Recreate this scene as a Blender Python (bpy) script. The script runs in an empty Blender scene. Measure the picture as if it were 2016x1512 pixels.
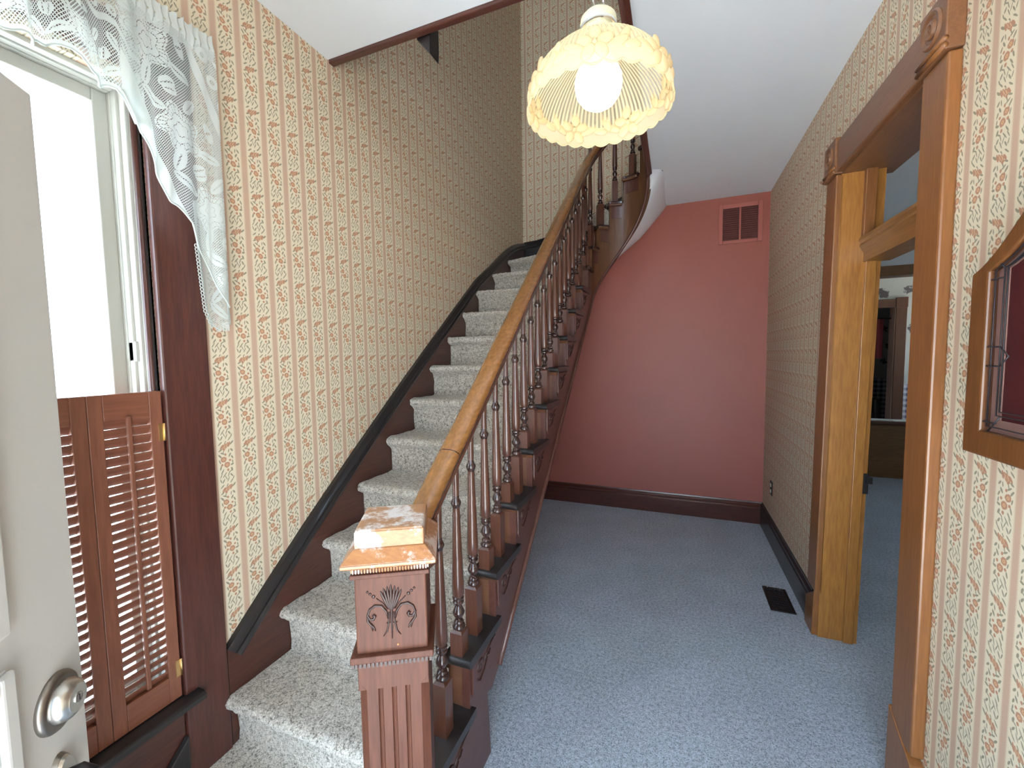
import bpy, bmesh, math, random
import numpy as np
from mathutils import Vector, Matrix

random.seed(7)
PI = math.pi
sc = bpy.context.scene
COL = sc.collection

# ---------------------------------------------------------------- camera
F_PX, YAW, PITCH, ROLL = 814.041, 0.376307, -0.0674605, -0.0145450
def camera_matrix():
    cy, sy, cp, sp = math.cos(YAW), math.sin(YAW), math.cos(PITCH), math.sin(PITCH)
    fw = Vector((-sy*cp, cy*cp, sp)); rt = Vector((cy, sy, 0)); up = rt.cross(fw)
    cr, sr = math.cos(ROLL), math.sin(ROLL)
    r2 = cr*rt + sr*up; u2 = -sr*rt + cr*up
    m = Matrix((r2, u2, -fw)).transposed().to_4x4()
    m.translation = Vector((0, 0, 1.5))
    return m
cd = bpy.data.cameras.new('camera'); cam = bpy.data.objects.new('camera', cd); COL.objects.link(cam)
cd.sensor_fit = 'HORIZONTAL'; cd.sensor_width = 36.0; cd.lens = F_PX/2016*36.0
cd.clip_start = 0.02; cd.clip_end = 200
cam.matrix_world = camera_matrix()
sc.camera = cam

# ---------------------------------------------------------------- world, light, exposure
SKY_STRENGTH = 10.0
SUN_STRENGTH = 70.0
SKY_COLOR = (0.62, 0.81, 1.0)
LAMP_STRENGTH = 4.6
w = bpy.data.worlds.new('sky'); sc.world = w; w.use_nodes = True
w.node_tree.nodes['Background'].inputs[0].default_value = (*SKY_COLOR, 1)
w.node_tree.nodes['Background'].inputs[1].default_value = SKY_STRENGTH
sl = bpy.data.lights.new('sun', 'SUN'); sl.energy = SUN_STRENGTH; sl.angle = .01; sl.color = (1.0, .96, .90)
so = bpy.data.objects.new('sun', sl); COL.objects.link(so)
so.rotation_euler = Vector((-.25, .22, -.94)).to_track_quat('-Z', 'Y').to_euler()
sc.view_settings.view_transform = 'Standard'
sc.view_settings.look = 'None'
sc.view_settings.gamma = 1.0
sc.view_settings.use_curve_mapping = False
sc.view_settings.exposure = 0.10
sc.cycles.diffuse_bounces = 6
sc.cycles.transparent_max_bounces = 24

def portal(name, loc, rot, sx, sy):
    l = bpy.data.lights.new(name, 'AREA'); l.shape = 'RECTANGLE'; l.size = sx; l.size_y = sy
    l.cycles.is_portal = True
    o = bpy.data.objects.new(name, l); COL.objects.link(o); o.location = loc; o.rotation_euler = rot
    return o
def daylight(name, loc, rot, sx, sy, power, color):
    l = bpy.data.lights.new(name, 'AREA'); l.shape = 'RECTANGLE'; l.size = sx; l.size_y = sy
    l.energy = power; l.color = color
    o = bpy.data.objects.new(name, l); COL.objects.link(o); o.location = loc; o.rotation_euler = rot
    return o
portal('doorway_portal', (0.05, -0.37, 1.05), (PI/2, 0, 0), 1.12, 2.14)
portal('window_portal', (-1.66, 0.33, 1.35), (0, -PI/2, 0), 1.85, 0.86)
portal('upstairs_portal', (-.8, -0.38, 4.375), (PI/2, 0, 0), .92, 1.27)
portal('side_room_portal', (4.62, 3.2, 1.7), (0, PI/2, 0), 1.1, .62)
portal('back_room_portal', (4.62, 8.0, 1.6), (0, PI/2, 0), 1.2, 0.9)

# ---------------------------------------------------------------- mesh builder
class MB:
    def __init__(s): s.v = []; s.f = []; s.m = []; s.uv = None
    def add(s, vs, fs, m=0):
        b = len(s.v); s.v += [tuple(map(float, v)) for v in vs]
        for f in fs: s.f.append(tuple(b+i for i in f)); s.m.append(m)
        return s
    def box(s, a, b, m=0):
        x0, y0, z0 = a; x1, y1, z1 = b
        x0, x1 = min(x0, x1), max(x0, x1); y0, y1 = min(y0, y1), max(y0, y1); z0, z1 = min(z0, z1), max(z0, z1)
        return s.add([(x0,y0,z0),(x1,y0,z0),(x1,y1,z0),(x0,y1,z0),(x0,y0,z1),(x1,y0,z1),(x1,y1,z1),(x0,y1,z1)],
                     [(3,2,1,0),(4,5,6,7),(0,1,5,4),(1,2,6,5),(2,3,7,6),(3,0,4,7)], m)
    def prism(s, poly, lo, hi, axis='z', m=0, tf=None):
        """poly: list of 2-D points; extruded along axis. x -> (y,z), y -> (x,z), z -> (x,y)"""
        A = sum(poly[i][0]*poly[(i+1) % len(poly)][1]-poly[(i+1) % len(poly)][0]*poly[i][1] for i in range(len(poly)))
        if (A < 0) != (axis == 'y'): poly = poly[::-1]
        def mk(p, h): return {'x': (h, p[0], p[1]), 'y': (p[0], h, p[1]), 'z': (p[0], p[1], h)}[axis]
        n = len(poly); vs = [mk(p, lo) for p in poly]+[mk(p, hi) for p in poly]
        if tf: vs = [tf(*v) for v in vs]
        fs = [tuple(range(n))[::-1], tuple(range(n, 2*n))]+[(i, (i+1) % n, n+(i+1) % n, n+i) for i in range(n)]
        return s.add(vs, fs, m)
    def lathe(s, prof, c=(0,0,0), n=16, m=0, tf=None, mats=None, rmod=None):
        vs = []; fs = []
        for (r, z) in prof:
            for i in range(n):
                a = 2*PI*i/n; rr = r*(rmod(a, z) if rmod else 1)
                vs.append((c[0]+rr*math.cos(a), c[1]+rr*math.sin(a), c[2]+z))
        if tf: vs = [tf(*v) for v in vs]
        b = len(s.v); s.v += [tuple(map(float, v)) for v in vs]
        for j in range(len(prof)-1):
            for i in range(n):
                k = (i+1) % n
                s.f.append((b+j*n+i, b+j*n+k, b+(j+1)*n+k, b+(j+1)*n+i)); s.m.append(mats[j] if mats else m)
        if prof[0][0] > 1e-6: s.f.append(tuple(b+i for i in range(n))[::-1]); s.m.append(mats[0] if mats else m)
        if prof[-1][0] > 1e-6: s.f.append(tuple(b+(len(prof)-1)*n+i for i in range(n))); s.m.append(mats[-1] if mats else m)
        return s
    def grid(s, rows, m=0, closed=False):
        nr = len(rows); nc = len(rows[0]); vs = [p for r in rows for p in r]; fs = []
        for i in range(nr-1):
            for j in range(nc if closed else nc-1):
                k = (j+1) % nc
                fs.append((i*nc+j, i*nc+k, (i+1)*nc+k, (i+1)*nc+j))
        return s.add(vs, fs, m)
    def sweep(s, prof, path, side=None, m=0, caps=True):
        """prof (u along side, v along up); path list of Vector; side: fixed side dir or list"""
        rows = []; P = [Vector(p) for p in path]
        for i, p in enumerate(P):
            t = (P[min(i+1, len(P)-1)]-P[max(i-1, 0)]).normalized()
            if side is None:
                sd = t.cross(Vector((0, 0, 1)))
                sd = sd.normalized() if sd.length > 1e-5 else Vector((1, 0, 0))
            else: sd = Vector(side[i] if isinstance(side, list) else side)
            up = sd.cross(t).normalized()
            rows.append([p+sd*u+up*v for u, v in prof])
        b = len(s.v); s.grid(rows, m, True); n = len(prof)
        if caps:
            s.f.append(tuple(b+i for i in range(n))); s.m.append(m)
            s.f.append(tuple(b+(len(P)-1)*n+i for i in range(n))[::-1]); s.m.append(m)
        return s
    def tube(s, path, r, n=8, m=0):
        P = [Vector(p) for p in path]; rows = []; prev = None
        for i, p in enumerate(P):
            t = (P[min(i+1, len(P)-1)]-P[max(i-1, 0)]).normalized()
            if prev is None:
                a = Vector((0, 0, 1)) if abs(t.z) < .9 else Vector((1, 0, 0)); prev = t.cross(a).normalized()
            u = (prev-t*prev.dot(t)).normalized(); prev = u; v = t.cross(u)
            rr = r[i] if isinstance(r, (list, tuple)) else r
            rows.append([p+(u*math.cos(2*PI*k/n)+v*math.sin(2*PI*k/n))*rr for k in range(n)])
        b = len(s.v); s.grid(rows, m, True)
        s.f.append(tuple(b+i for i in range(n))); s.m.append(m)
        s.f.append(tuple(b+(len(P)-1)*n+i for i in range(n))[::-1]); s.m.append(m)
        return s
    def ellipsoid(s, c, ax, nu=8, nv=6, m=0):
        """ax: three half-axis vectors"""
        c = Vector(c); A = [Vector(a) for a in ax]; rows = []
        for j in range(nv+1):
            ph = -PI/2+PI*j/nv
            rows.append([c+A[0]*math.cos(ph)*math.cos(2*PI*i/nu)+A[1]*math.cos(ph)*math.sin(2*PI*i/nu)+A[2]*math.sin(ph) for i in range(nu)])
        return s.grid(rows, m, True)

def wloc(o):
    l = Vector((0, 0, 0))
    while o: l += o.location; o = o.parent
    return l
def obj(name, mb, mats, parent=None, smooth=False, bevel=0, label=None, kind=None, seg=2, recalc=True):
    me = bpy.data.meshes.new(name)
    off = wloc(parent) if parent else Vector((0, 0, 0))
    me.from_pydata([(x-off.x, y-off.y, z-off.z) for x, y, z in mb.v], [], mb.f)
    if not isinstance(mats, (list, tuple)): mats = [mats]
    for m in mats: me.materials.append(m)
    me.polygons.foreach_set('material_index', mb.m)
    if mb.uv is not None:
        uvl = me.uv_layers.new(name='UVMap'); uv = np.array(mb.uv)
        li = np.zeros(len(me.loops), int); me.loops.foreach_get('vertex_index', li)
        uvl.data.foreach_set('uv', uv[li].ravel())
    if recalc:
        bm = bmesh.new(); bm.from_mesh(me); bmesh.ops.recalc_face_normals(bm, faces=bm.faces); bm.to_mesh(me); bm.free()
    if smooth: me.polygons.foreach_set('use_smooth', [True]*len(me.polygons))
    o = bpy.data.objects.new(name, me); COL.objects.link(o)
    if parent: o.parent = parent
    if bevel:
        b = o.modifiers.new('bevel', 'BEVEL'); b.width = bevel; b.segments = seg; b.limit_method = 'ANGLE'; b.angle_limit = 0.6
    if smooth == 'auto':
        me.polygons.foreach_set('use_smooth', [False]*len(me.polygons))
        bm = bmesh.new(); bm.from_mesh(me)
        for f in bm.faces: f.smooth = True
        for e in bm.edges:
            if len(e.link_faces) == 2 and e.calc_face_angle(0) > 0.7: e.smooth = False
        bm.to_mesh(me); bm.free()
    if label: o['label'] = label
    if kind: o['kind'] = kind
    return o
def thing(name, label, cat, loc, group=None):
    o = bpy.data.objects.new(name, None); COL.objects.link(o); o.location = loc
    o['label'] = label; o['category'] = cat
    if group: o['group'] = group
    return o
def tag(o, label, cat, group=None):
    o['label'] = label; o['category'] = cat
    if group: o['group'] = group
    return o
def struct(name, mb, mats, label, cat, **k):
    o = obj(name, mb, mats, kind='structure', **k); o['label'] = label; o['category'] = cat; return o
def structe(name, label, cat, loc):
    o = thing(name, label, cat, loc); o['kind'] = 'structure'; return o

# ---------------------------------------------------------------- node helpers
class S:
    """a socket with arithmetic"""
    def __init__(s, nt, so): s.nt = nt; s.so = so
    def _m(s, op, b=None, c=None):
        n = s.nt.nodes.new('ShaderNodeMath'); n.operation = op
        for i, x in enumerate((s, b, c)):
            if x is None: continue
            if isinstance(x, S): s.nt.links.new(x.so, n.inputs[i])
            else: n.inputs[i].default_value = x
        return S(s.nt, n.outputs[0])
    def __add__(s, b): return s._m('ADD', b)
    def __sub__(s, b): return s._m('SUBTRACT', b)
    def __mul__(s, b): return s._m('MULTIPLY', b)
    def __truediv__(s, b): return s._m('DIVIDE', b)
    def abs(s): return s._m('ABSOLUTE')
    def frac(s): return s._m('FRACT')
    def min(s, b): return s._m('MINIMUM', b)
    def max(s, b): return s._m('MAXIMUM', b)
    def lt(s, b): return s._m('LESS_THAN', b)
    def gt(s, b): return s._m('GREATER_THAN', b)
    def floor(s): return s._m('FLOOR')
    def sin(s): return s._m('SINE')
    def inv(s):
        n = s.nt.nodes.new('ShaderNodeMath'); n.operation = 'SUBTRACT'; n.inputs[0].default_value = 1
        s.nt.links.new(s.so, n.inputs[1]); return S(s.nt, n.outputs[0])
    def step(s, a, b):
        n = s.nt.nodes.new('ShaderNodeMapRange'); n.interpolation_type = 'SMOOTHSTEP'
        s.nt.links.new(s.so, n.inputs[0]); n.inputs[1].default_value = a; n.inputs[2].default_value = b
        return S(s.nt, n.outputs[0])
def new_mat(name, rough=0.5, spec=0.5):
    m = bpy.data.materials.new(name); m.use_nodes = True; nt = m.node_tree
    b = nt.nodes['Principled BSDF']; b.inputs['Roughness'].default_value = rough
    b.inputs['Specular IOR Level'].default_value = spec
    return m, nt, b
def mixc(nt, f, a, b):
    n = nt.nodes.new('ShaderNodeMix'); n.data_type = 'RGBA'
    if isinstance(f, S): nt.links.new(f.so, n.inputs[0])
    else: n.inputs[0].default_value = f
    for i, x in ((6, a), (7, b)):
        if isinstance(x, tuple): n.inputs[i].default_value = (*x[:3], 1)
        else: nt.links.new(x, n.inputs[i])
    return n.outputs[2]
def coord(nt, kind='Object'):
    return nt.nodes.new('ShaderNodeTexCoord').outputs[kind]
def mapping(nt, vec, scale=(1,1,1), loc=(0,0,0), rot=(0,0,0), typ='POINT'):
    n = nt.nodes.new('ShaderNodeMapping'); n.vector_type = typ
    nt.links.new(vec, n.inputs[0]); n.inputs[1].default_value = loc; n.inputs[2].default_value = rot; n.inputs[3].default_value = scale
    return n.outputs[0]
def noise(nt, vec, scale, detail=3, rough=.55, dist=0):
    n = nt.nodes.new('ShaderNodeTexNoise'); n.inputs['Scale'].default_value = scale; n.inputs['Detail'].default_value = detail
    n.inputs['Roughness'].default_value = rough; n.inputs['Distortion'].default_value = dist
    if vec is not None: nt.links.new(vec, n.inputs['Vector'])
    return S(nt, n.outputs[0])
def voronoi(nt, vec, scale, feature='F1', out='Distance'):
    n = nt.nodes.new('ShaderNodeTexVoronoi'); n.feature = feature; n.inputs['Scale'].default_value = scale
    if vec is not None: nt.links.new(vec, n.inputs['Vector'])
    return n.outputs[out]
def bump(nt, b, h, strength, dist):
    n = nt.nodes.new('ShaderNodeBump'); n.inputs['Strength'].default_value = strength; n.inputs['Distance'].default_value = dist
    nt.links.new(h.so, n.inputs['Height']); nt.links.new(n.outputs[0], b.inputs['Normal'])
def sepxyz(nt, vec):
    n = nt.nodes.new('ShaderNodeSeparateXYZ'); nt.links.new(vec, n.inputs[0]); return [S(nt, o) for o in n.outputs]
def comb(nt, x, y):
    n = nt.nodes.new('ShaderNodeCombineXYZ'); nt.links.new(x.so, n.inputs[0]); nt.links.new(y.so, n.inputs[1]); return n.outputs[0]
def veclen(nt, vec):
    n = nt.nodes.new('ShaderNodeVectorMath'); n.operation = 'LENGTH'; nt.links.new(vec, n.inputs[0]); return S(nt, n.outputs[1])
def ellipses(nt, vec, lst):
    """min normalised distance to a list of ellipses (x,z,rx,rz,deg)"""
    r = None
    for (x, z, rx, rz, a) in lst:
        l = veclen(nt, mapping(nt, vec, (rx, rz, 1), (x, z, 0), (0, 0, math.radians(a)), 'TEXTURE'))
        r = l if r is None else r.min(l)
    return r

def plain(name, c, rough=.5, metal=0, spec=.5, var=0, vs=8, coat=0):
    m, nt, b = new_mat(name, rough, spec); b.inputs['Metallic'].default_value = metal
    b.inputs['Coat Weight'].default_value = coat
    n = noise(nt, coord(nt), vs, 4)
    k = var or .06
    nt.links.new(mixc(nt, n, tuple(x*(1-k) for x in c), tuple(min(1, x*(1+k)) for x in c)), b.inputs['Base Color'])
    return m
def wood(name, dark, light, axis='z', rough=.4, scale=1.0, coat=.0, wear=None, spec=.5):
    m, nt, b = new_mat(name, rough, spec); b.inputs['Coat Weight'].default_value = coat; b.inputs['Coat Roughness'].default_value = .2
    sv = {'x': (1.2, 16, 16), 'y': (16, 1.2, 16), 'z': (16, 16, 1.2)}[axis]
    v = mapping(nt, coord(nt), tuple(a*scale for a in sv))
    n1 = noise(nt, v, 1.6, 4, .6, 1.2); fine = noise(nt, mapping(nt, v, (6, 6, 6)), 1.5, 3)
    f = (n1*.45+fine*.55).step(.18, .88)
    c = mixc(nt, f, dark, light)
    if wear:
        wn = noise(nt, coord(nt), 14, 6, .75).step(.47, .60)
        c = mixc(nt, wn, c, wear)
    nt.links.new(c, b.inputs['Base Color']); bump(nt, b, fine, .12, .002)
    return m

def wallpaper(name, ax, u0, tint=(1, 1, 1)):
    m, nt, b = new_mat(name, .65, .3)
    pos = nt.nodes.new('ShaderNodeNewGeometry').outputs['Position']
    X, Y, Z = sepxyz(nt, pos); u = (Y if ax == 'y' else X)-u0
    P, Q = .0861, .152
    fu = ((u/P)+.5).frac()-.5              # 0 at the stripe centre
    d = fu.abs()*P
    hatch = ((Z/.0034)+(u/.004)).frac()
    band = d+(hatch-.5)*.006
    pink = band.step(.0135, .0090)
    cu = ((u/P).frac()-.5)*P
    cv = ((Z/Q).frac()-.5)*Q
    cell = comb(nt, cu, cv)
    reds = [(-.009,.012,.0105,.0100,0),(.002,-.0085,.0105,.0105,0),(.0125,.006,.0040,.0040,0),(-.0145,-.006,.0042,.0042,0),(-.002,.0285,.0038,.0045,0),(.0045,-.027,.0042,.0048,0),
            (-.0135,.057,.0038,.0105,-36),(-.0055,.0575,.0042,.0125,-30),(.0035,.060,.0042,.0125,-25),(.0120,.063,.0038,.0105,-18),(-.006,.0475,.0040,.0045,0)]
    cores = [(-.009,.012,.0052,.0048,0),(.002,-.0085,.0050,.0050,0),(-.0050,.058,.0016,.0085,-30),(.0040,.061,.0016,.0085,-25)]
    dots = [(-.009,.012,.0020,.0020,0),(.002,-.0085,.0020,.0020,0)]
    leaves = [(-.021,.026,.0036,.0095,40),(-.012,.034,.0030,.0090,62),(.013,.025,.0034,.0090,-30),(.021,.016,.0032,.0080,25),
              (.020,-.010,.0040,.0070,-70),(.018,-.027,.0040,.0080,20),(-.020,-.016,.0032,.0095,-20),(-.015,-.030,.0028,.0105,-35),
              (-.008,-.043,.0022,.0135,-38),(-.020,-.044,.0020,.0115,-30),(.006,-.043,.0020,.0110,-20),(-.018,.070,.0026,.0110,-48),
              (.022,.068,.0036,.0100,-45),(.020,.042,.0036,.0075,40),(-.019,.046,.0030,.0085,-60),(.016,-.048,.0034,.0080,35),
              (.001,.0745,.0022,.0100,-35),(.015,-.068,.0024,.0110,-40),(-.013,-.064,.0028,.0100,-30),(.004,-.060,.0020,.0115,-25),
              (.022,.000,.0026,.0070,10),(-.022,.006,.0026,.0080,15),(.010,.040,.0022,.0080,-10),(-.022,-.062,.0024,.0085,20),(.022,-.058,.0024,.0075,-20),(-.004,-.053,.0018,.0110,25),(.012,-.034,.0022,.0085,-60),(-.008,.041,.0020,.0090,-20)]
    wob = noise(nt, pos, 200, 2)*.7+.66
    er = (ellipses(nt, cell, reds)*wob).step(1.08, .85); ec = ellipses(nt, cell, cores).step(1.1, .7); el = (ellipses(nt, cell, [(a_, b_, c_*.86, d_*.9, e_) for a_, b_, c_, d_, e_ in leaves])*wob).step(1.15, .8)
    speck = noise(nt, pos, 900, 2)
    cream = tuple(a*t for a, t in zip((.65, .56, .41), tint)); pk = tuple(a*t for a, t in zip((.47, .315, .225), tint))
    c = mixc(nt, speck, tuple(x*.93 for x in cream), cream)
    c = mixc(nt, pink, c, pk)
    c = mixc(nt, el*.85, c, (.185, .165, .115))
    c = mixc(nt, er*.9, c, (.37, .165, .095))
    c = mixc(nt, ec*.85, c, (.60, .37, .20))
    c = mixc(nt, ellipses(nt, cell, dots).step(1.1, .7)*.8, c, (.40, .15, .07))
    nt.links.new(c, b.inputs['Base Color'])
    return m

def carpet(name, dark, mid, light, scale=195):
    m, nt, b = new_mat(name, .95, .1)
    pos = nt.nodes.new('ShaderNodeNewGeometry').outputs['Position']
    n1 = noise(nt, pos, scale, 3, .7); n2 = noise(nt, pos, scale*.35, 2, .6); big = noise(nt, pos, 4, 3)
    f = (n1*.75+n2*.35)
    c = mixc(nt, f.step(.42, .55), dark, mid); c = mixc(nt, f.step(.54, .68), c, light)
    c2 = mixc(nt, big.step(.3, .7), (.88, .88, .88), (1, 1, 1))
    mx = nt.nodes.new('ShaderNodeMix'); mx.data_type = 'RGBA'; mx.blend_type = 'MULTIPLY'; mx.inputs[0].default_value = 1
    nt.links.new(c, mx.inputs[6]); nt.links.new(c2, mx.inputs[7]); nt.links.new(mx.outputs[2], b.inputs['Base Color'])
    b.inputs['Sheen Weight'].default_value = .25
    bump(nt, b, f, .9, .006)
    return m

def lace_mat(name, k):
    m, nt, b = new_mat(name, .8, .2)
    uvn = coord(nt, 'UV'); U, V, _ = sepxyz(nt, uvn)          # metres along the hem, metres in from the hem
    g = .0058
    d1_ = ((((U+V*.58)/g).frac()-.5).abs()).gt(.31); d2_ = ((((U-V*.58)/g).frac()-.5).abs()).gt(.31)
    net = d1_.max(d2_)
    U, V = U/k, V/k
    P = .15
    cu = ((U/P).frac()-.5)*P; cell = comb(nt, cu, V)
    ang = cu._m('ARCTAN2', V-.075); rad = veclen(nt, mapping(nt, cell, (1, 1, 1), (0, -.075, 0)))
    petal = rad/(((ang*5).sin()*.17)+1.0)
    rose = petal.lt(.043)
    ribs = ((ang*15).sin().abs().lt(.25))*petal.gt(.026)
    rings = (((petal/.0125).frac()-.5).abs().gt(.43)*petal.gt(.006)).max(ribs)
    lf = [(-.053,.045,.011,.027,-50),(.055,.04,.011,.027,48),(.047,.118,.010,.024,-30),(-.047,.122,.010,.024,35),(.0,.145,.020,.009,0),(-.068,.085,.012,.016,0),(.070,.085,.010,.014,10)]
    leaf = ellipses(nt, cell, lf).lt(1)
    vein = ellipses(nt, cell, [(x, z, rx*.14, rz*.8, a) for x, z, rx, rz, a in lf]).lt(1)
    cu2 = ((U/.05).frac()-.5)*.05; row = comb(nt, cu2, V)
    bd = [(0,.205,.014,.012,0),(.02,.232,.012,.005,30),(-.02,.232,.012,.005,-30),(0,.258,.012,.010,0),(0,.315,.018,.016,0),(.022,.345,.007,.012,0)]
    band = ellipses(nt, row, bd).lt(1)*(ellipses(nt, row, [(0,.205,.005,.005,0),(0,.315,.007,.006,0)]).gt(1))
    stripe = ((V-.180).abs().lt(.006)).max((V-.278).abs().lt(.004)).max((V-.36).abs().lt(.006)).max(((V-.172).abs().lt(.003)))
    hem = V.lt(.012/k)
    solid = (rose*(rings.inv())).max(leaf*(vein.inv())).max(band).max(stripe).max(hem)
    mask = (net*.92).max(solid)
    b.inputs['Base Color'].default_value = (.74, .78, .75, 1)
    tl = nt.nodes.new('ShaderNodeBsdfTranslucent'); tl.inputs[0].default_value = (.62, .68, .65, 1)
    ms = nt.nodes.new('ShaderNodeMixShader'); ms.inputs[0].default_value = .35
    nt.links.new(b.outputs[0], ms.inputs[1]); nt.links.new(tl.outputs[0], ms.inputs[2])
    tr = nt.nodes.new('ShaderNodeBsdfTransparent'); mo = nt.nodes.new('ShaderNodeMixShader')
    nt.links.new((mask*.95).so, mo.inputs[0]); nt.links.new(tr.outputs[0], mo.inputs[1]); nt.links.new(ms.outputs[0], mo.inputs[2])
    nt.links.new(mo.outputs[0], nt.nodes['Material Output'].inputs[0])
    return m
def cloth_mat():
    m, nt, b = new_mat('white_cloth', .8, .2); b.inputs['Base Color'].default_value = (.74, .77, .74, 1)
    tl = nt.nodes.new('ShaderNodeBsdfTranslucent'); tl.inputs[0].default_value = (.62, .68, .65, 1)
    ms = nt.nodes.new('ShaderNodeMixShader'); ms.inputs[0].default_value = .35
    nt.links.new(b.outputs[0], ms.inputs[1]); nt.links.new(tl.outputs[0], ms.inputs[2])
    nt.links.new(ms.outputs[0], nt.nodes['Material Output'].inputs[0])
    return m
def shade_mat(name, clear, col, ribs=False):
    m, nt, b = new_mat(name, .25, .5); b.inputs['Base Color'].default_value = (*col, 1)
    tl = nt.nodes.new('ShaderNodeBsdfTranslucent'); tl.inputs[0].default_value = (*col, 1)
    ms = nt.nodes.new('ShaderNodeMixShader'); ms.inputs[0].default_value = .6
    nt.links.new(b.outputs[0], ms.inputs[1]); nt.links.new(tl.outputs[0], ms.inputs[2])
    tr = nt.nodes.new('ShaderNodeBsdfTransparent'); mo = nt.nodes.new('ShaderNodeMixShader'); mo.inputs[0].default_value = 1-clear
    if ribs:      # clear grooves between the frosted ribs
        X, Y, Z = sepxyz(nt, coord(nt)); a = Y._m('ARCTAN2', X)
        k = (a*90).sin().step(-.75, .45)*.58+.36
        nt.links.new(k.so, mo.inputs[0])
    nt.links.new(tr.outputs[0], mo.inputs[1]); nt.links.new(ms.outputs[0], mo.inputs[2])
    nt.links.new(mo.outputs[0], nt.nodes['Material Output'].inputs[0])
    return m
def glass_mat(name, tint=(1, 1, 1), gloss=.08):
    m = bpy.data.materials.new(name); m.use_nodes = True; nt = m.node_tree; nt.nodes.remove(nt.nodes['Principled BSDF'])
    tr = nt.nodes.new('ShaderNodeBsdfTransparent'); tr.inputs[0].default_value = (*tint, 1)
    gl = nt.nodes.new('ShaderNodeBsdfGlossy'); gl.inputs['Roughness'].default_value = .02
    lw = nt.nodes.new('ShaderNodeLayerWeight'); lw.inputs[0].default_value = .5
    f = S(nt, lw.outputs['Facing']); f = f*f*f*f*.12+.02
    ms = nt.nodes.new('ShaderNodeMixShader'); nt.links.new(f.so, ms.inputs[0])
    nt.links.new(tr.outputs[0], ms.inputs[1]); nt.links.new(gl.outputs[0], ms.inputs[2])
    nt.links.new(ms.outputs[0], nt.nodes['Material Output'].inputs[0])
    return m
def emit_mat(name, c, s):
    m = bpy.data.materials.new(name); m.use_nodes = True; nt = m.node_tree; nt.nodes.remove(nt.nodes['Principled BSDF'])
    e = nt.nodes.new('ShaderNodeEmission'); e.inputs[0].default_value = (*c, 1); e.inputs[1].default_value = s
    nt.links.new(e.outputs[0], nt.nodes['Material Output'].inputs[0]); return m
def floral_paper():
    m, nt, b = new_mat('rose_wallpaper', .7, .2)
    pos = nt.nodes.new('ShaderNodeNewGeometry').outputs['Position']; X, Y, Z = sepxyz(nt, pos)
    v = S(nt, voronoi(nt, pos, 4.2)); n = noise(nt, pos, 28, 3)
    fl = (v+(n-.5)*.55).step(.30, .22)
    c = mixc(nt, fl, (.42, .405, .35), (.09, .075, .07))
    gx = (X/.09).frac().gt(.5); gz = (Z/.09).frac().gt(.5)
    g = mixc(nt, (gx+gz)*.5, (.55, .52, .52), (.08, .08, .13))
    c = mixc(nt, Z.lt(.95), c, g)
    nt.links.new(c, b.inputs['Base Color']); return m

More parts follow.
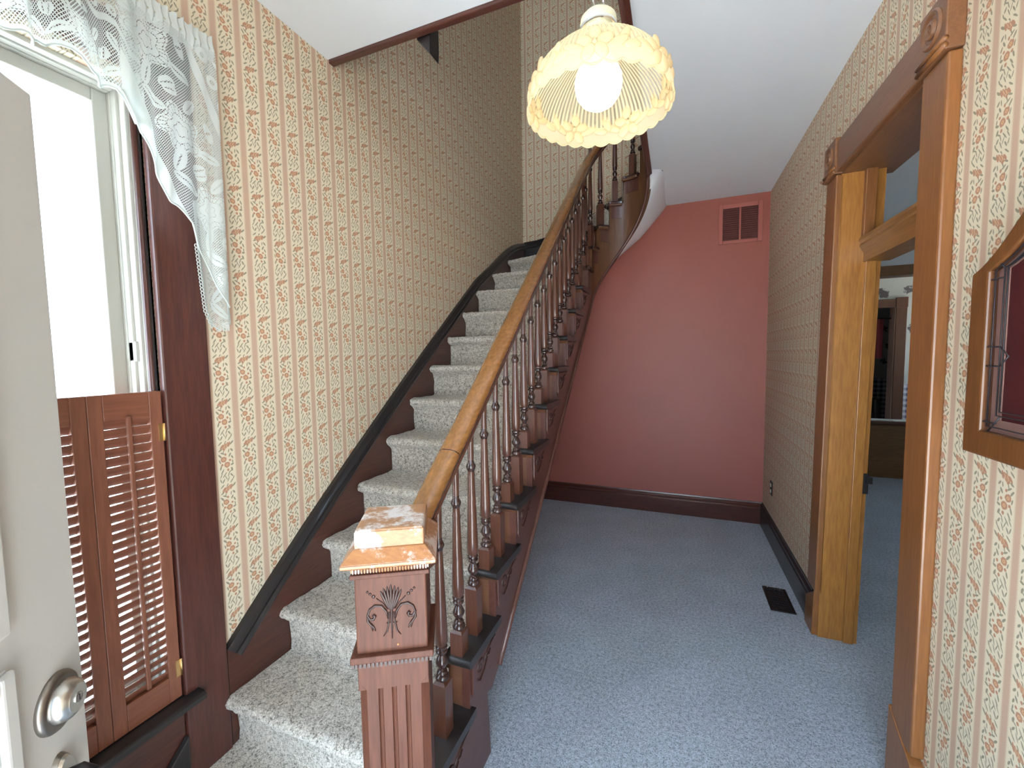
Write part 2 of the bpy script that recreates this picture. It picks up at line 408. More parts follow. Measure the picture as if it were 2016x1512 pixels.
MAT = dict(
    paper_y=wallpaper('striped_floral_wallpaper', 'y', 1.095), paper_x=wallpaper('striped_floral_wallpaper_back', 'x', -1.43),
    white=plain('ceiling_paint', (.80, .83, .85), .8, var=.03, vs=3), red=plain('red_wall_paint', (.30, .080, .057), .50, var=.10, vs=2.2),
    redtrim=plain('red_grille_paint', (.36, .10, .075), .45), reddark=plain('grille_dark', (.11, .030, .024), .7),
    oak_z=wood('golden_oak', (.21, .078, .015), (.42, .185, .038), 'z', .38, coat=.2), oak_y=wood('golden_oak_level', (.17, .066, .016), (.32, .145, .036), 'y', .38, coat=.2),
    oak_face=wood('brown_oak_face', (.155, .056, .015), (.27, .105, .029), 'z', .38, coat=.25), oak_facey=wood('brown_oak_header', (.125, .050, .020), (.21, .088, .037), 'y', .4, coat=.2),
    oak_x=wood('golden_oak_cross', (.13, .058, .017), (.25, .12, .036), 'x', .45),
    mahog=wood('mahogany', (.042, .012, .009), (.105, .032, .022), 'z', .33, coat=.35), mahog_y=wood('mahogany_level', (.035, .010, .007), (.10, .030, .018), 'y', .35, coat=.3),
    mahog_x=wood('mahogany_cross', (.040, .010, .007), (.10, .028, .018), 'x', .28, coat=.4),
    shutter=wood('shutter_wood', (.15, .050, .028), (.26, .098, .054), 'z', .42, coat=.15), shutter_y=wood('shutter_wood_level', (.15, .048, .026), (.25, .092, .05), 'y', .42, coat=.15),
    black=plain('black_varnish', (.014, .011, .011), .35, var=.35, vs=14, coat=.2),
    newel=wood('newel_walnut', (.060, .021, .012), (.125, .045, .026), 'z', .45, spec=.2), newel_worn=wood('worn_newel_top', (.26, .10, .035), (.42, .20, .075), 'x', .36, coat=.3, wear=(.60, .50, .45)),
    carve=plain('carving_dark', (.030, .010, .006), .4, var=.2, vs=40), bal=wood('baluster_walnut', (.055, .019, .011), (.115, .040, .022), 'z', .28, coat=.4),
    baldark=plain('baluster_ring_dark', (.040, .016, .012), .25, var=.3, vs=30, coat=.5), rail=wood('handrail_polished', (.15, .058, .016), (.34, .15, .045), 'y', .22, scale=.7, coat=.7),
    string=wood('stringer_walnut', (.055, .018, .012), (.105, .036, .025), 'y', .36, coat=.25), riser=wood('riser_walnut', (.085, .033, .016), (.15, .062, .031), 'x', .4),
    vinyl=plain('window_vinyl', (.42, .42, .38), .45, var=.03), doorpaint=plain('door_paint', (.52, .50, .46), .5, var=.03, vs=3),
    nickel=plain('satin_nickel', (.62, .60, .56), .28, 1, var=.08), bronze=plain('tarnished_rosette', (.27, .24, .21), .35, 1, var=.3, vs=30), brass=plain('brass', (.80, .55, .25), .3, 1), chrome=plain('chrome', (.85, .84, .80), .1, 1),
    cream=plain('cream_fitting', (.50, .48, .34), .4), dark=plain('dark_metal', (.03, .025, .025), .45, .6), plasterwhite=plain('soffit_paint', (.80, .82, .85), .7, var=.03),
    lead=plain('lead_came', (.03, .025, .028), .4, .5), maroon=plain('maroon_panel', (.11, .026, .024), .6, spec=.15, var=.1), pinkwood=wood('pale_wood_lining', (.36, .21, .155), (.48, .30, .22), 'z', .5),
    floral=floral_paper(), curtain_red=plain('red_curtain', (.16, .018, .020), .8, var=.2, vs=20), darkstuff=plain('dark_upholstery', (.02, .015, .014), .7, var=.3), paperwhite=plain('paper_sheets', (.7, .7, .68), .7),
    dkoak=wood('dark_casing', (.065, .024, .010), (.12, .048, .019), 'z', .4), ground=plain('yard_concrete', (.44, .46, .47), .9, var=.2, vs=2), grass=plain('yard_grass', (.12, .2, .05), .9, var=.3, vs=5), siding=plain('house_paint', (.7, .7, .7), .8),
    stair_carpet=carpet('stair_pile', (.17, .145, .115), (.56, .51, .44), (.82, .77, .69)), hall_carpet=carpet('hall_pile', (.15, .172, .205), (.375, .43, .505), (.57, .64, .735)),  # hall pile is the stair carpet with blue doorway light tinted into its colour
    lace=lace_mat('white_lace', 1.0), lace_big=lace_mat('white_rose_lace', 1.5), cloth=cloth_mat(), shade=shade_mat('shade_glass', .32, (.86, .76, .52), True), shade_f=shade_mat('shade_frosted', .06, (.86, .75, .52)),
    bulb=emit_mat('lit_globe', (1.0, .90, .70), LAMP_STRENGTH), pane=glass_mat('window_glass'), cabglass=glass_mat('cabinet_glass', (.86, .84, .86)),
    cap_worn_glare=wood('scuffed_glare_cap', (.30, .14, .065), (.46, .25, .13), 'x', .4, wear=(.66, .60, .56), spec=.3), curved=wood('curved_string_wood', (.070, .028, .011), (.135, .054, .022), 'z', .4, coat=.15),  # cap: pale tones carry painted glare from the doorway besides the real scuffs
    cab_oak=wood('cabinet_oak', (.085, .030, .008), (.165, .062, .017), 'z', .38, coat=.2), tan=plain('dried_flowers', (.35, .25, .14), .9, var=.4, vs=30),
)

# ================================================================= SETTING
XL, XR, YB, ZC = -1.469, .726, 4.10, 2.84
XR2 = .886
# floor ----------------------------------------------------------
struct('floor', MB().box((XL-.2, -.36, -.12), (4.7, 11.6, 0)), MAT['hall_carpet'], 'cut pile carpet covering the hall floor, tinted with blue doorway light', 'carpet floor')
struct('ground', MB().box((-40, -40, -.5), (40, 40, -.25)), MAT['ground'], 'pale paved yard outside the house', 'ground')
# left wall with window hole (window y -.10...775, z .43..2.33)
WY0, WY1, WZ0, WZ1 = -.10, .775, .43, 2.30
mb = MB()
for a, b in (((-.36, 0), (WY0, 5.7)), ((WY1, 0), (4.26, 5.7)), ((WY0, 0), (WY1, WZ0)), ((WY0, WZ1), (WY1, 5.7))):
    mb.box((XL-.16, a[0], a[1]), (XL, b[0], b[1]))
struct('wall_left', mb, MAT['paper_y'], 'striped floral papered wall rising beside the stairs', 'wall')
# right wall with doorway hole
mb = MB()
for a, b in (((-.36, 0), (1.66, ZC)), ((2.56, 0), (YB+.16, ZC)), ((1.66, 2.37), (2.56, ZC))):
    mb.box((XR, a[0], a[1]), (XR2, b[0], b[1]))
struct('wall_right', mb, MAT['paper_y'], 'striped floral papered wall holding the oak doorway', 'wall')
# front wall with doorway (behind the camera)
mb = MB()
for a, b in (((XL-.16, 0), (-.50, 2.84)), ((.60, 0), (4.7, 2.84)), ((-.50, 2.12), (.60, 2.84))):
    mb.box((a[0], -.36, a[1]), (b[0], -.21, b[1]))
for a, b in (((XL-.16, 2.84), (-1.25, 5.7)), ((-.35, 2.84), (2.6, 5.7)), ((-1.25, 2.84), (-.35, 3.75)), ((-1.25, 5.0), (-.35, 5.7))):
    mb.box((a[0], -.36, a[1]), (b[0], -.21, b[1]))
struct('wall_front', mb, MAT['paper_x'], 'striped papered wall around the front doorway', 'wall')
# back wall, red below
struct('wall_back', MB().box((XL-.16, YB, 0), (.90, YB+.16, ZC+.1)), MAT['red'], 'brick red painted wall under the stairs', 'wall')
# ceiling slab with the stairwell opening
AX, AY, AR = -.42, 3.35, .215          # centre and radius of the curved string
poly = [(XL, -.36), (XR2, -.36), (XR2, YB), (-.095, YB), (-.10, 3.32), (AX+AR, 3.25), (AX+AR, 1.52), (XL, 1.52)]
struct('ceiling', MB().prism(poly, ZC, 3.13), MAT['white'], 'white hall ceiling with stairwell opening at the left', 'ceiling')
struct('ceiling_side', MB().box((XR2, -.36, ZC), (4.7, 11.6, 3.13)), MAT['white'], 'white ceiling of the rooms beyond the oak doorway', 'ceiling')
struct('ceiling_upper', MB().box((XL-.16, -.36, 5.6), (2.6, 4.26, 5.75)), MAT['white'], 'white ceiling of the upper hall above the stairs', 'ceiling')
struct('wall_upper', MB().box((2.5, -.36, 3.13), (2.62, 4.26, 5.7)), MAT['paper_y'], 'papered side wall of the upper hall', 'wall')
# trims round the opening
def zlow(th): return 1.887+(ZC-.01-1.887)*th/PI       # lower edge of the string round the arc
struct('trim_1', MB().box((XL+.002, 1.522, ZC-.014), (AX+AR-.03, 1.552, 3.14)), MAT['mahog_x'], 'narrow brown trim along the front edge of stairwell opening', 'trim', bevel=.004)
# newel drop hanging behind the trim
t = thing('newel_drop', 'dark wooden drop end hanging below the stairwell trim', 'newel drop', (-1.0, 1.60, 2.75))
obj('drop_block', MB().prism([(-1.040, 3.0), (-.955, 3.0), (-.955, 2.80), (-.958, 2.752), (-1.018, 2.822), (-1.036, 2.885)], 1.554, 1.625, 'y'), MAT['black'], t, bevel=.003)
obj('cap_fillet', MB().box((-1.046, 1.553, 2.90), (-.950, 1.632, 2.935)), MAT['black'], t, bevel=.004)

# papered back wall of the stairwell (above the winders)
def zout(th):
    pts = [(0, 1.887), (45, 2.20), (90, 2.56), (103, 2.66), (114, ZC), (180, ZC)]
    d = math.degrees(th)
    for (a, za), (b, zb) in zip(pts, pts[1:]):
        if d <= b: return za+(zb-za)*(d-a)/(b-a)
    return ZC
poly = [(XL, 2.25), (-.9, 2.38), (-.45, 2.72), (-.2, 2.86), (-.1, 2.95), (2.5, 2.95), (2.5, 5.6), (XL, 5.6)]
struct('wall_stairwell', MB().prism(poly, YB-.006, YB+.15, 'y'), MAT['paper_x'], 'striped floral papered back wall above the winding steps', 'wall')
# baseboards
def baseboard_profile(h, t): return [(0, 0), (t, 0), (t, h*.72), (t*.75, h*.78), (t*.8, h*.86), (t*.35, h*.95), (t*.3, h), (0, h)]
mb = MB().prism([(YB-u, z) for u, z in baseboard_profile(.19, .03)], -1.40, XR-.001, 'x')
struct('baseboard_back', mb, MAT['mahog_x'], 'dark mahogany baseboard along the red wall', 'baseboard')
mb = MB().prism([(XR-u, z) for u, z in baseboard_profile(.19, .022)], 2.655, YB-.001, 'y')
struct('baseboard_right', mb, MAT['black'], 'black baseboard between the oak casing and red wall', 'baseboard')
mb = MB().prism([(XR-u, z) for u, z in baseboard_profile(.19, .022)], -.2, 1.565, 'y')
struct('baseboard_near', mb, MAT['black'], 'black baseboard at the near foot of the right papered wall', 'baseboard')

# ----------------------------------------------------------------- oak doorway (door_2)
d2 = structe('door_2', 'golden oak cased doorway with corner blocks and transom bar', 'doorway', (XR, 2.05, 0))
CX = XR-.034                     # face of the casing
def lean(z): return -.045*z      # the far side is out of plumb
# near casing
obj('casing', MB().box((CX, 1.563, .24), (XR, 1.695, 2.325)), MAT['oak_face'], d2, bevel=.006)
def ltf(x, y, z): return (x, y+lean(z), z)
mb = MB(); mb.prism([(CX, 2.525), (XR, 2.525), (XR, 2.658), (CX, 2.658)], .24, 2.325, 'z', tf=ltf)
obj('casing', mb, MAT['oak_face'], d2, bevel=.006)
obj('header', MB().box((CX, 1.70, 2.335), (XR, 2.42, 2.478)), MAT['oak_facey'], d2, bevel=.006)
def corner_block(y0, y1):
    o = obj('corner_block', MB().box((CX-.010, y0, 2.328), (XR, y1, 2.494)), MAT['oak_facey'], d2, bevel=.004)
    yc = (y0+y1)/2; zc = 2.425
    prof = [(.0, 0), (.052, 0), (.052, .002), (.047, .007), (.041, .006), (.036, .001), (.026, .001), (.022, .008), (.015, .009), (.011, .003), (.008, .003), (.005, .008), (0, .009)]
    obj('rosette', MB().lathe(prof, n=28, tf=lambda x, y, z: (CX-.010-z, yc+x, zc+y)), MAT['oak_facey'], o, smooth='auto')
    for dz in (2.338, 2.357):
        obj('bead', MB().tube([(CX-.010, y0-.002, dz), (CX-.010, y1+.002, dz)], .0075, 8), MAT['oak_face'], o, smooth=True)
corner_block(1.558, 1.700); corner_block(2.416, 2.560)
# plinths, scarfed joint
obj('plinth', MB().prism([(1.566, 0), (1.712, 0), (1.706, .30), (1.562, .215)], CX-.003, XR, 'x'), MAT['oak_face'], d2, bevel=.003)
obj('plinth', MB().prism([(2.535, 0), (2.664, 0), (2.655, .16), (2.518, .25)], CX-.003, XR, 'x'), MAT['oak_face'], d2, bevel=.003)
# jambs
mb = MB().prism([(XR-.012, 2.525), (.880, 2.525), (.880, 2.56), (XR-.012, 2.56)], 0, 2.34, 'z', tf=ltf)
obj('jamb', mb, MAT['oak_z'], d2)
mb = MB().prism([(.820, 2.512), (.862, 2.512), (.862, 2.53), (.820, 2.53)], 0, 1.93, 'z', tf=ltf)
obj('door_stop', mb, MAT['oak_z'], d2, bevel=.003)
mb = MB().prism([(.800, 2.500), (.842, 2.500), (.842, 2.53), (.800, 2.53)], 2.02, 2.33, 'z', tf=ltf)
obj('transom_stop', mb, MAT['oak_face'], d2, bevel=.003)
obj('jamb', MB().box((XR-.012, 1.66, 0), (.93, 1.695, 2.34)), MAT['oak_z'], d2)
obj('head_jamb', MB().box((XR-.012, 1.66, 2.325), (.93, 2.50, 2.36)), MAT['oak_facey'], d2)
# transom bar with moulded front
TX, TZ = .795, .042
prof = [(TX, 1.985+TZ), (TX-.004, 1.970+TZ), (TX+.004, 1.958+TZ), (TX-.0, 1.946+TZ), (TX+.012, 1.925+TZ), (TX+.018, 1.915+TZ), (TX+.018, 1.873+TZ), (.915, 1.873+TZ), (.915, 1.985+TZ)]
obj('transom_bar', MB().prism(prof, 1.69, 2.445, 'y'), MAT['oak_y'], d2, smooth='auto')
# strike plate and latch
o = obj('strike_plate', MB().box((.862, 2.478, .80), (.884, 2.4875, .90)), MAT['dark'], d2, label='dark metal strike plate')
obj('latch_lip', MB().box((.872, 2.466, .855), (.896, 2.480, .885)), MAT['dark'], o)

# ----------------------------------------------------------------- window (window_1)
w1 = structe('window_1', 'bright vinyl sash window in dark mahogany casing on left wall', 'window', (XL, .34, .43))
CF = XL+.024
# right casing board, in front of the wall
obj('casing', MB().box((XL, .778, 0), (CF, .914, 2.50)), MAT['mahog'], w1, bevel=.006)
obj('casing', MB().box((XL, -.20, 0), (CF, -.10, 2.50)), MAT['mahog'], w1, bevel=.006)
obj('casing', MB().box((XL, -.20, 2.33), (CF, .914, 2.46)), MAT['mahog_y'], w1, bevel=.006)
# old inner bead and stained reveal
obj('reveal', MB().box((XL-.024, .770, .43), (XL, .780, 2.31)), MAT['black'], w1)
obj('bead', MB().tube([(XL-.012, .768, .45), (XL-.012, .768, 2.3)], .009, 8), MAT['mahog'], w1, smooth=True)
obj('bead', MB().tube([(XL-.024, .768, .45), (XL-.024, .768, 2.3)], .007, 8), MAT['vinyl'], w1, smooth=True)
# vinyl frame: stepped channels
XO = XL-.05
def ring(name, y0, y1, z0, z1, wd, xa, xb, mat):
    o = obj(name, MB().box((xa, y1-wd, z0), (xb, y1, z1)).box((xa, y0, z0), (xb, y0+wd, z1)).box((xa, y0+wd, z1-wd), (xb, y1-wd, z1)).box((xa, y0+wd, z0), (xb, y1-wd, z0+wd)), mat, w1, bevel=.003)
    return o
ring('vinyl_frame', -.10, .775, .44, 2.31, .022, XO-.10, XO+.025, MAT['vinyl'])
ring('vinyl_channel', -.08, .757, .46, 2.295, .012, XO-.09, XO+.0, MAT['vinyl'])
ring('vinyl_channel', -.063, .748, .472, 2.285, .006, XO-.08, XO-.02, MAT['vinyl'])
s = ring('sash', -.055, .744, .478, 2.28, .036, XO-.075, XO-.035, MAT['vinyl'])
obj('glass_pane', MB().box((XO-.058, -.015, .525), (XO-.053, .712, 2.246)), MAT['pane'], s)
obj('sash_lift', MB().box((XO-.034, .745, 1.50), (XO+.012, .765, 1.56)), MAT['vinyl'], s, bevel=.003)
# stool and apron
obj('stool', MB().prism([(XL-.05, .40), (XL+.055, .40), (XL+.066, .408), (XL+.066, .422), (XL+.055, .43), (XL-.05, .43)], -.2, .815, 'y'), MAT['black'], w1, smooth='auto')
obj('apron', MB().box((XL, -.2, .02), (XL+.014, .778, .40)), MAT['mahog_y'], w1, bevel=.004)
# black curved skirt end running down to the floor in front of the apron
obj('skirt_end', MB().prism([(.60, .0), (.60, .10), (.66, .18), (.725, .25), (.775, .30), (.775, .0)], XL+.014, XL+.034, 'x'), MAT['black'], w1, bevel=.005)

# ----------------------------------------------------------------- front door (door_1), opened into the hall
E0 = Vector((-1.062, .40)); ED = Vector((.643, -.766)); EN = Vector((.766, .643))   # free edge, towards the hinge, away from the visible face
def dp(s, z, n=0): return (E0.x+ED.x*s+DN[0]*n, E0.y+ED.y*s+DN[1]*n, z)
DN = (.0, .0)
_n = Vector((ED.y, -ED.x))                      # a normal of the leaf
if _n.dot(Vector((0, 0))-E0) < 0: _n = -_n      # towards the camera
DN = (_n.x, _n.y)
d1 = structe('door_1', 'off white front door standing open with tarnished deadbolt', 'front door', (E0.x, E0.y, .01))
def dbox(s0, s1, z0, z1, n0, n1, mb=None):
    mb = mb or MB(); vs = [dp(s, z, n) for n in (n0, n1) for z in (z0, z1) for s in (s0, s1)]
    return mb.add(vs, [(0,1,3,2), (4,6,7,5), (0,4,5,1), (2,3,7,6), (0,2,6,4), (1,5,7,3)])
obj('leaf', dbox(0, .86, .012, 1.972, -.045, 0), MAT['doorpaint'], d1, bevel=.002)
def panel(s0, s1, z0, z1):
    o = obj('panel_moulding', dbox(s0, s1, z0, z1, 0, .004), MAT['doorpaint'], d1, bevel=.002)
    mb = MB()
    for a in ((s0, s0+.03, z0, z1), (s1-.03, s1, z0, z1), (s0+.03, s1-.03, z0, z0+.03), (s0+.03, s1-.03, z1-.03, z1)):
        dbox(*a, .004, .016, mb)
    obj('raised_rim', mb, MAT['doorpaint'], o, bevel=.006, seg=3)
panel(.165, .70, 1.085, 1.86); panel(.165, .70, .22, 1.03)
def dlathe(prof, s, z, n=28): return MB().lathe(prof, n=n, tf=lambda x, y, h: dp(s+x, z+y, h))
BS, BZ = .0720, .900
db = obj('deadbolt', dlathe([(0, 0), (.050, 0), (.050, .004), (.047, .009), (.041, .012), (.036, .011), (0, .011)], BS, BZ, 36), MAT['bronze'], d1, smooth='auto', label='tarnished round deadbolt rosette with key cylinder')
obj('cylinder_housing', dlathe([(.0355, .011), (.0350, .017), (.0310, .026), (.0262, .030), (.0238, .0315), (.0230, .0325), (0, .0325)], BS, BZ, 36), MAT['nickel'], db, smooth='auto')
obj('keyway', dlathe([(.0095, .0320), (.0095, .0338), (.0078, .0346), (.0065, .0340), (0, .0340)], BS, BZ, 18), MAT['nickel'], db, smooth='auto')
obj('key_slot', dbox(BS-.0012, BS+.0012, BZ-.005, BZ+.005, .0340, .0348), MAT['dark'], db)
# lower handle plate
def oval(s0, z0, rs, rz, n0, n1, mb=None, k=24):
    mb = mb or MB(); pts = [(s0+rs*math.cos(2*PI*i/k), z0+rz*math.sin(2*PI*i/k)) for i in range(k)]
    vs = [dp(a, b, n0) for a, b in pts]+[dp(s0+(a-s0)*.9, z0+(b-z0)*.93, n1) for a, b in pts]
    return mb.add(vs, [tuple(range(k)), tuple(range(k, 2*k))]+[(i, (i+1) % k, k+(i+1) % k, k+i) for i in range(k)])
hp = obj('handle_plate', oval(.078, .745, .030, .062, 0, .007), MAT['bronze'], d1, smooth='auto', label='oval handle escutcheon below the deadbolt')
obj('plate_rim', oval(.078, .745, .026, .056, .007, .012), MAT['nickel'], hp, smooth='auto')
obj('thumb_latch', MB().tube([dp(.078, .765, .012), dp(.078, .770, .030), dp(.078, .755, .045)], [.009, .010, .012], 10), MAT['dark'], hp, smooth=True)

# ================================================================= STAIRCASE
RISE, RUN = .188, .226
def zk(k): return .315+RISE*k
def yk(k): return .913+RUN*k
st = thing('staircase', 'carpeted staircase with dark carved string curving right at the top', 'staircase', (-1.05, 1.0, 0))
SX = AX-AR                      # outer face of the straight string
ARC = {11: 8, 12: 35, 13: 62, 14: 92, 15: 130}
WALLP = {10: (XL+.02, 3.27), 11: (XL+.02, 3.63), 12: (-1.27, YB-.03), 13: (-.86, YB-.03), 14: (-.46, YB-.03), 15: (-.02, YB-.03), 16: (.35, 3.6)}
def arc(th, r): a = math.radians(th); return (AX-r*math.cos(a), AY+r*math.sin(a))
def nose(k, off):
    """wall end and outer end of nosing k; off = how far inside the string face the outer end lies"""
    if k <= 10:
        return Vector((WALLP[10] if k == 10 else (XL+.02, yk(k) if k >= 0 else .70))), Vector((SX-off, (yk(k) if k < 10 else 3.215) if k >= 0 else .70))
    if k == 16: return Vector(WALLP[16]), Vector(arc(170, AR+off))
    return Vector(WALLP[k]), Vector(arc(ARC[k], AR+off))
# carpet runner
ZB = {k: zk(k) for k in range(-1, 16)}
def runner():
    T = 44; rows = []
    rng = np.random.RandomState(3)
    for ti in range(T+1):
        t = ti/T; line = []
        N = {k: nose(k, .075)[0].lerp(nose(k, .075)[1], t) for k in range(-1, 17)}
        for k in range(-1, 16):
            d = (N[k+1]-N[k]); L = d.length; d.normalize()
            zb = ZB[k]-RISE+.004 if k > -1 else 0.0
            z1 = ZB[k]+.003
            prof = [(.027, zb), (.026, zb+.04), (.026, z1-.105), (.025, z1-.068), (.018, z1-.056), (.006, z1-.046), (-.014, z1-.034), (-.018, z1-.020), (-.012, z1-.006), (.004, z1+.001), (.03, z1+.002), (.07, z1)]
            nn = 5
            for i in range(1, nn): prof.append((.07+(L+.03-.07)*i/nn, z1-.001))
            for u, z in prof:
                p = N[k]+d*u; line.append((p.x, p.y, z))
        rows.append(line)
    A = np.array(rows); nz = rng.normal(0, .0016, A.shape); nz[:, :, 0] *= (np.linspace(0, 1, T+1)[:, None] > -1)
    A = A+nz
    return MB().grid([[tuple(p) for p in r] for r in A])
rn = obj('carpet_runner', runner(), MAT['stair_carpet'], st, smooth=True, label='speckled greige cut pile carpet over every step')
# treads and risers (outer ends show beyond the runner)
for k in range(0, 16):
    a, b = nose(k, -.018); a2, b2 = nose(k+1, -.018)
    zt = zk(k)-.009
    d = ((a2-a).normalized()+(b2-b).normalized()).normalized()
    if k <= 9:
        y0, y1 = yk(k)+.008, yk(k+1)+.05
        if k == 9: y1 = 3.27
        prof = [(y0+.012, zt-.030), (y0+.003, zt-.024), (y0, zt-.015), (y0+.003, zt-.006), (y0+.012, zt), (y1, zt), (y1, zt-.030)]
        obj('tread', MB().prism(prof, XL+.02, SX+.018, 'x'), MAT['black'], st, smooth='auto')
        obj('cove_moulding', MB().prism([(y0+.012, zt-.030), (y0+.034, zt-.030), (y0+.034, zt-.052), (y0+.026, zt-.045)], XL+.02, SX+.006, 'x'), MAT['riser'], st)
        obj('riser', MB().box((XL+.02, y0+.030, zt-RISE), (SX-.004, y0+.045, zt-.028)), MAT['riser'], st)
    else:
        # winder: wedge between the two nosing lines, round outer end follows the arc
        th0 = ARC.get(k, -3); th1 = ARC.get(k+1, 172)
        outer = [Vector(arc(th0+(th1-th0)*i/6, AR-.018)) for i in range(7)]
        if k == 10: outer = [Vector((SX+.018, 3.215)), Vector((SX+.018, 3.30))]+[Vector(arc(q, AR-.018)) for q in (2, 6, 10)]
        pl = [tuple(p) for p in outer]
        wa, wb = nose(k, 0)[0], nose(k+1, 0)[0]
        if k == 11: pl += [(wb.x, wb.y), (XL+.02, YB-.03), (wa.x, wa.y)]
        else: pl += [(wb.x, wb.y), (wa.x, wa.y)]
        obj('tread', MB().prism(pl, zt-.030, zt, 'z'), MAT['baldark'], st, bevel=.006)
        i0 = Vector(arc(th0+8, AR+.004)) if k > 10 else Vector((SX-.004, 3.255))
        dirn = (wa-i0).normalized(); nrm = Vector((-dirn.y, dirn.x)); nrm = nrm if nrm.dot(wb-wa) > 0 else -nrm
        wa = wa+nrm*.045; q = [i0, wa, wa+nrm*.012, i0+nrm*.012]
        obj('riser', MB().prism([tuple(p) for p in q], zt-RISE, zt-.028, 'z'), MAT['riser'], st)
# bottom step body so nothing is open below k=0
obj('riser', MB().box((XL+.02, .745, 0), (SX-.02, .76, ZB[-1]-.02)), MAT['riser'], st)
# outer string: sawtooth plate with straight lower edge
def line_low(y): return .832*y-.90
pts = [(.86, 0), (1.335, 0), (1.315, line_low(1.315)+.06), (1.36, line_low(1.36)+.01), (1.42, line_low(1.42)), (3.36, line_low(3.36))]
top = []
for k in range(10, -1, -1):
    y0 = (yk(k) if k < 10 else 3.215)+.036; y1 = (yk(k+1) if k < 9 else (3.215 if k == 9 else 3.36-.036))+.036
    top += [(y1, zk(k)-.028), (y0, zk(k)-.028)]
pts += top+[(.90, zk(0)-RISE), (.86, zk(0)-RISE)]
obj('outer_string', MB().prism(pts, SX-.028, SX, 'x'), MAT['string'], st)
# curved string: ring strip, stepped top
rows_o = []; 
def ztop(deg):
    z = zk(10)
    for k, a in sorted(ARC.items()):
        if deg >= a+2: z = zk(k)
    return z-.028
mbc = MB(); angs = sorted(set([0, 180]+list(range(0, 181, 4))+[a+1.9 for a in ARC.values()]+[a+2.1 for a in ARC.values()]))
R0, R1 = AR, AR+.026
rows = []
for a in angs:
    z0 = zlow(math.radians(a)); z1 = min(ztop(a), 3.13) if a < 170 else 3.12
    p, q = arc(a, R0), arc(a, R1)
    rows.append([(p[0], p[1], z0), (p[0], p[1], z1), (q[0], q[1], z1), (q[0], q[1], z0)])
mbc.grid(rows, 0, True)
obj('curved_string', mbc, MAT['curved'], st, smooth='auto')
# lower lip of the string (moulded edge)
path = [(SX+.002, 1.42+(3.35-1.42)*i/10, line_low(1.42+(3.35-1.42)*i/10)+.006) for i in range(11)]
path += [(*arc(a, AR-.002), zlow(math.radians(a))+.004) for a in range(4, 181, 4)]
path += [(AX+AR-.0, y, ZC-.006) for y in (3.3, 3.2, 2.6, 2.0, 1.56)]
obj('string_bead', MB().tube(path, .012, 8), MAT['string'], st, smooth=True)
# fascia of the landing
obj('landing_fascia', MB().box((AX+AR-.002, 1.53, ZC-.014), (AX+AR+.030, 3.35, 3.13)).box((AX+AR-.02, 1.53, 3.115), (AX+AR+.03, 3.35, 3.145)), MAT['mahog_y'], st)
# carved brackets on the string face under every tread end
def bracket(k):
    y0, y1 = yk(k)+.05, (yk(k+1) if k < 9 else 3.215)+.03; z = zk(k)-.032
    pr = [(y0, z), (y1, z), (y1, z-.030), (y1-.02, z-.050), (y1-.05, z-.056), (y1-.075, z-.075), (y1-.11, z-.10), (y1-.145, z-.128), (y0+.012, z-.140), (y0, z-.125)]
    o = obj('bracket', MB().prism(pr, SX, SX+.007, 'x'), MAT['string'], st, bevel=.002)
    mb = MB(); X = SX+.0075
    mb.tube([(X, y0+.018, z-.012), (X, y1-.01, z-.012)], .0035, 6)
    sp = [(X, y0+.055+(.030-.0018*i)*math.cos(.55*i), z-.062+(.030-.0018*i)*math.sin(.55*i)) for i in range(15)]
    mb.tube(sp, [.0045-.00015*i for i in range(15)], 6)
    mb.tube([(X, y0+.085, z-.062), (X, y0+.11, z-.045), (X, y0+.15, z-.030), (X, y1-.02, z-.028)], [.004, .0045, .0035, .002], 6)
    mb.tube([(X, y0+.03, z-.092), (X, y0+.05, z-.110), (X, y0+.085, z-.092), (X, y0+.115, z-.066)], [.003, .0045, .004, .002], 6)
    mb.tube([(X, y0+.10, z-.055), (X, y0+.125, z-.062), (X, y0+.14, z-.05)], [.002, .004, .002], 6)
    obj('scroll', mb, MAT['carve'], o, smooth=True)
for k in range(0, 10): bracket(k)
# winder faces: raised panel under each winder end
for k in range(11, 15):
    th0, th1 = ARC[k]+6, ARC[k+1]-2; z = zk(k)-.034
    rows = []
    for i in range(7):
        a = th0+(th1-th0)*i/6; p, q = arc(a, AR-.005), arc(a, AR)
        zl = max(z-.11, zlow(math.radians(a))+.02)
        rows.append([(p[0], p[1], zl), (p[0], p[1], z), (q[0], q[1], z), (q[0], q[1], zl)])
    obj('bracket', MB().grid(rows, 0, True), MAT['string'], st)
    path = [(*arc(ARC[k]-2+(ARC[k+1]-ARC[k])*i/8, AR-.018), zk(k)-.038) for i in range(9)]
    obj('cove_moulding', MB().tube(path, .010, 8), MAT['riser'], st, smooth=True)
# soffit under the winders
rows = []
for d in range(0, 181, 6):
    th = math.radians(d); p = (AX-(AR+.014)*math.cos(th), AY+(AR+.014)*math.sin(th), zlow(th)+.004)
    dx, dy = -math.cos(th), math.sin(th); c = []
    if dx < -1e-6: c.append((XL-AX)/dx)
    if dy > 1e-6: c.append((YB-AY)/dy)
    if d <= 114:
        L = min(c); q = (AX+dx*L, AY+dy*L, zout(th))
    else:
        f = (d-114)/66
        q = (-.095, YB-(YB-3.30)*f/.78, ZC) if f < .78 else (-.10-(f-.78)/.22*.095, 3.30-(f-.78)/.22*.04, ZC)
    P, Q = Vector(p), Vector(q)
    row = []
    for i in range(9):
        s = i/8; v = P.lerp(Q, s); v.z -= .05*math.sin(PI*s)*(1 if d < 120 else max(0, 1-(d-120)/40)); row.append(tuple(v))
    rows.append(row)
obj('soffit', MB().grid(rows), MAT['plasterwhite'], st, smooth=True, label='white curved plaster underside of the winding steps')
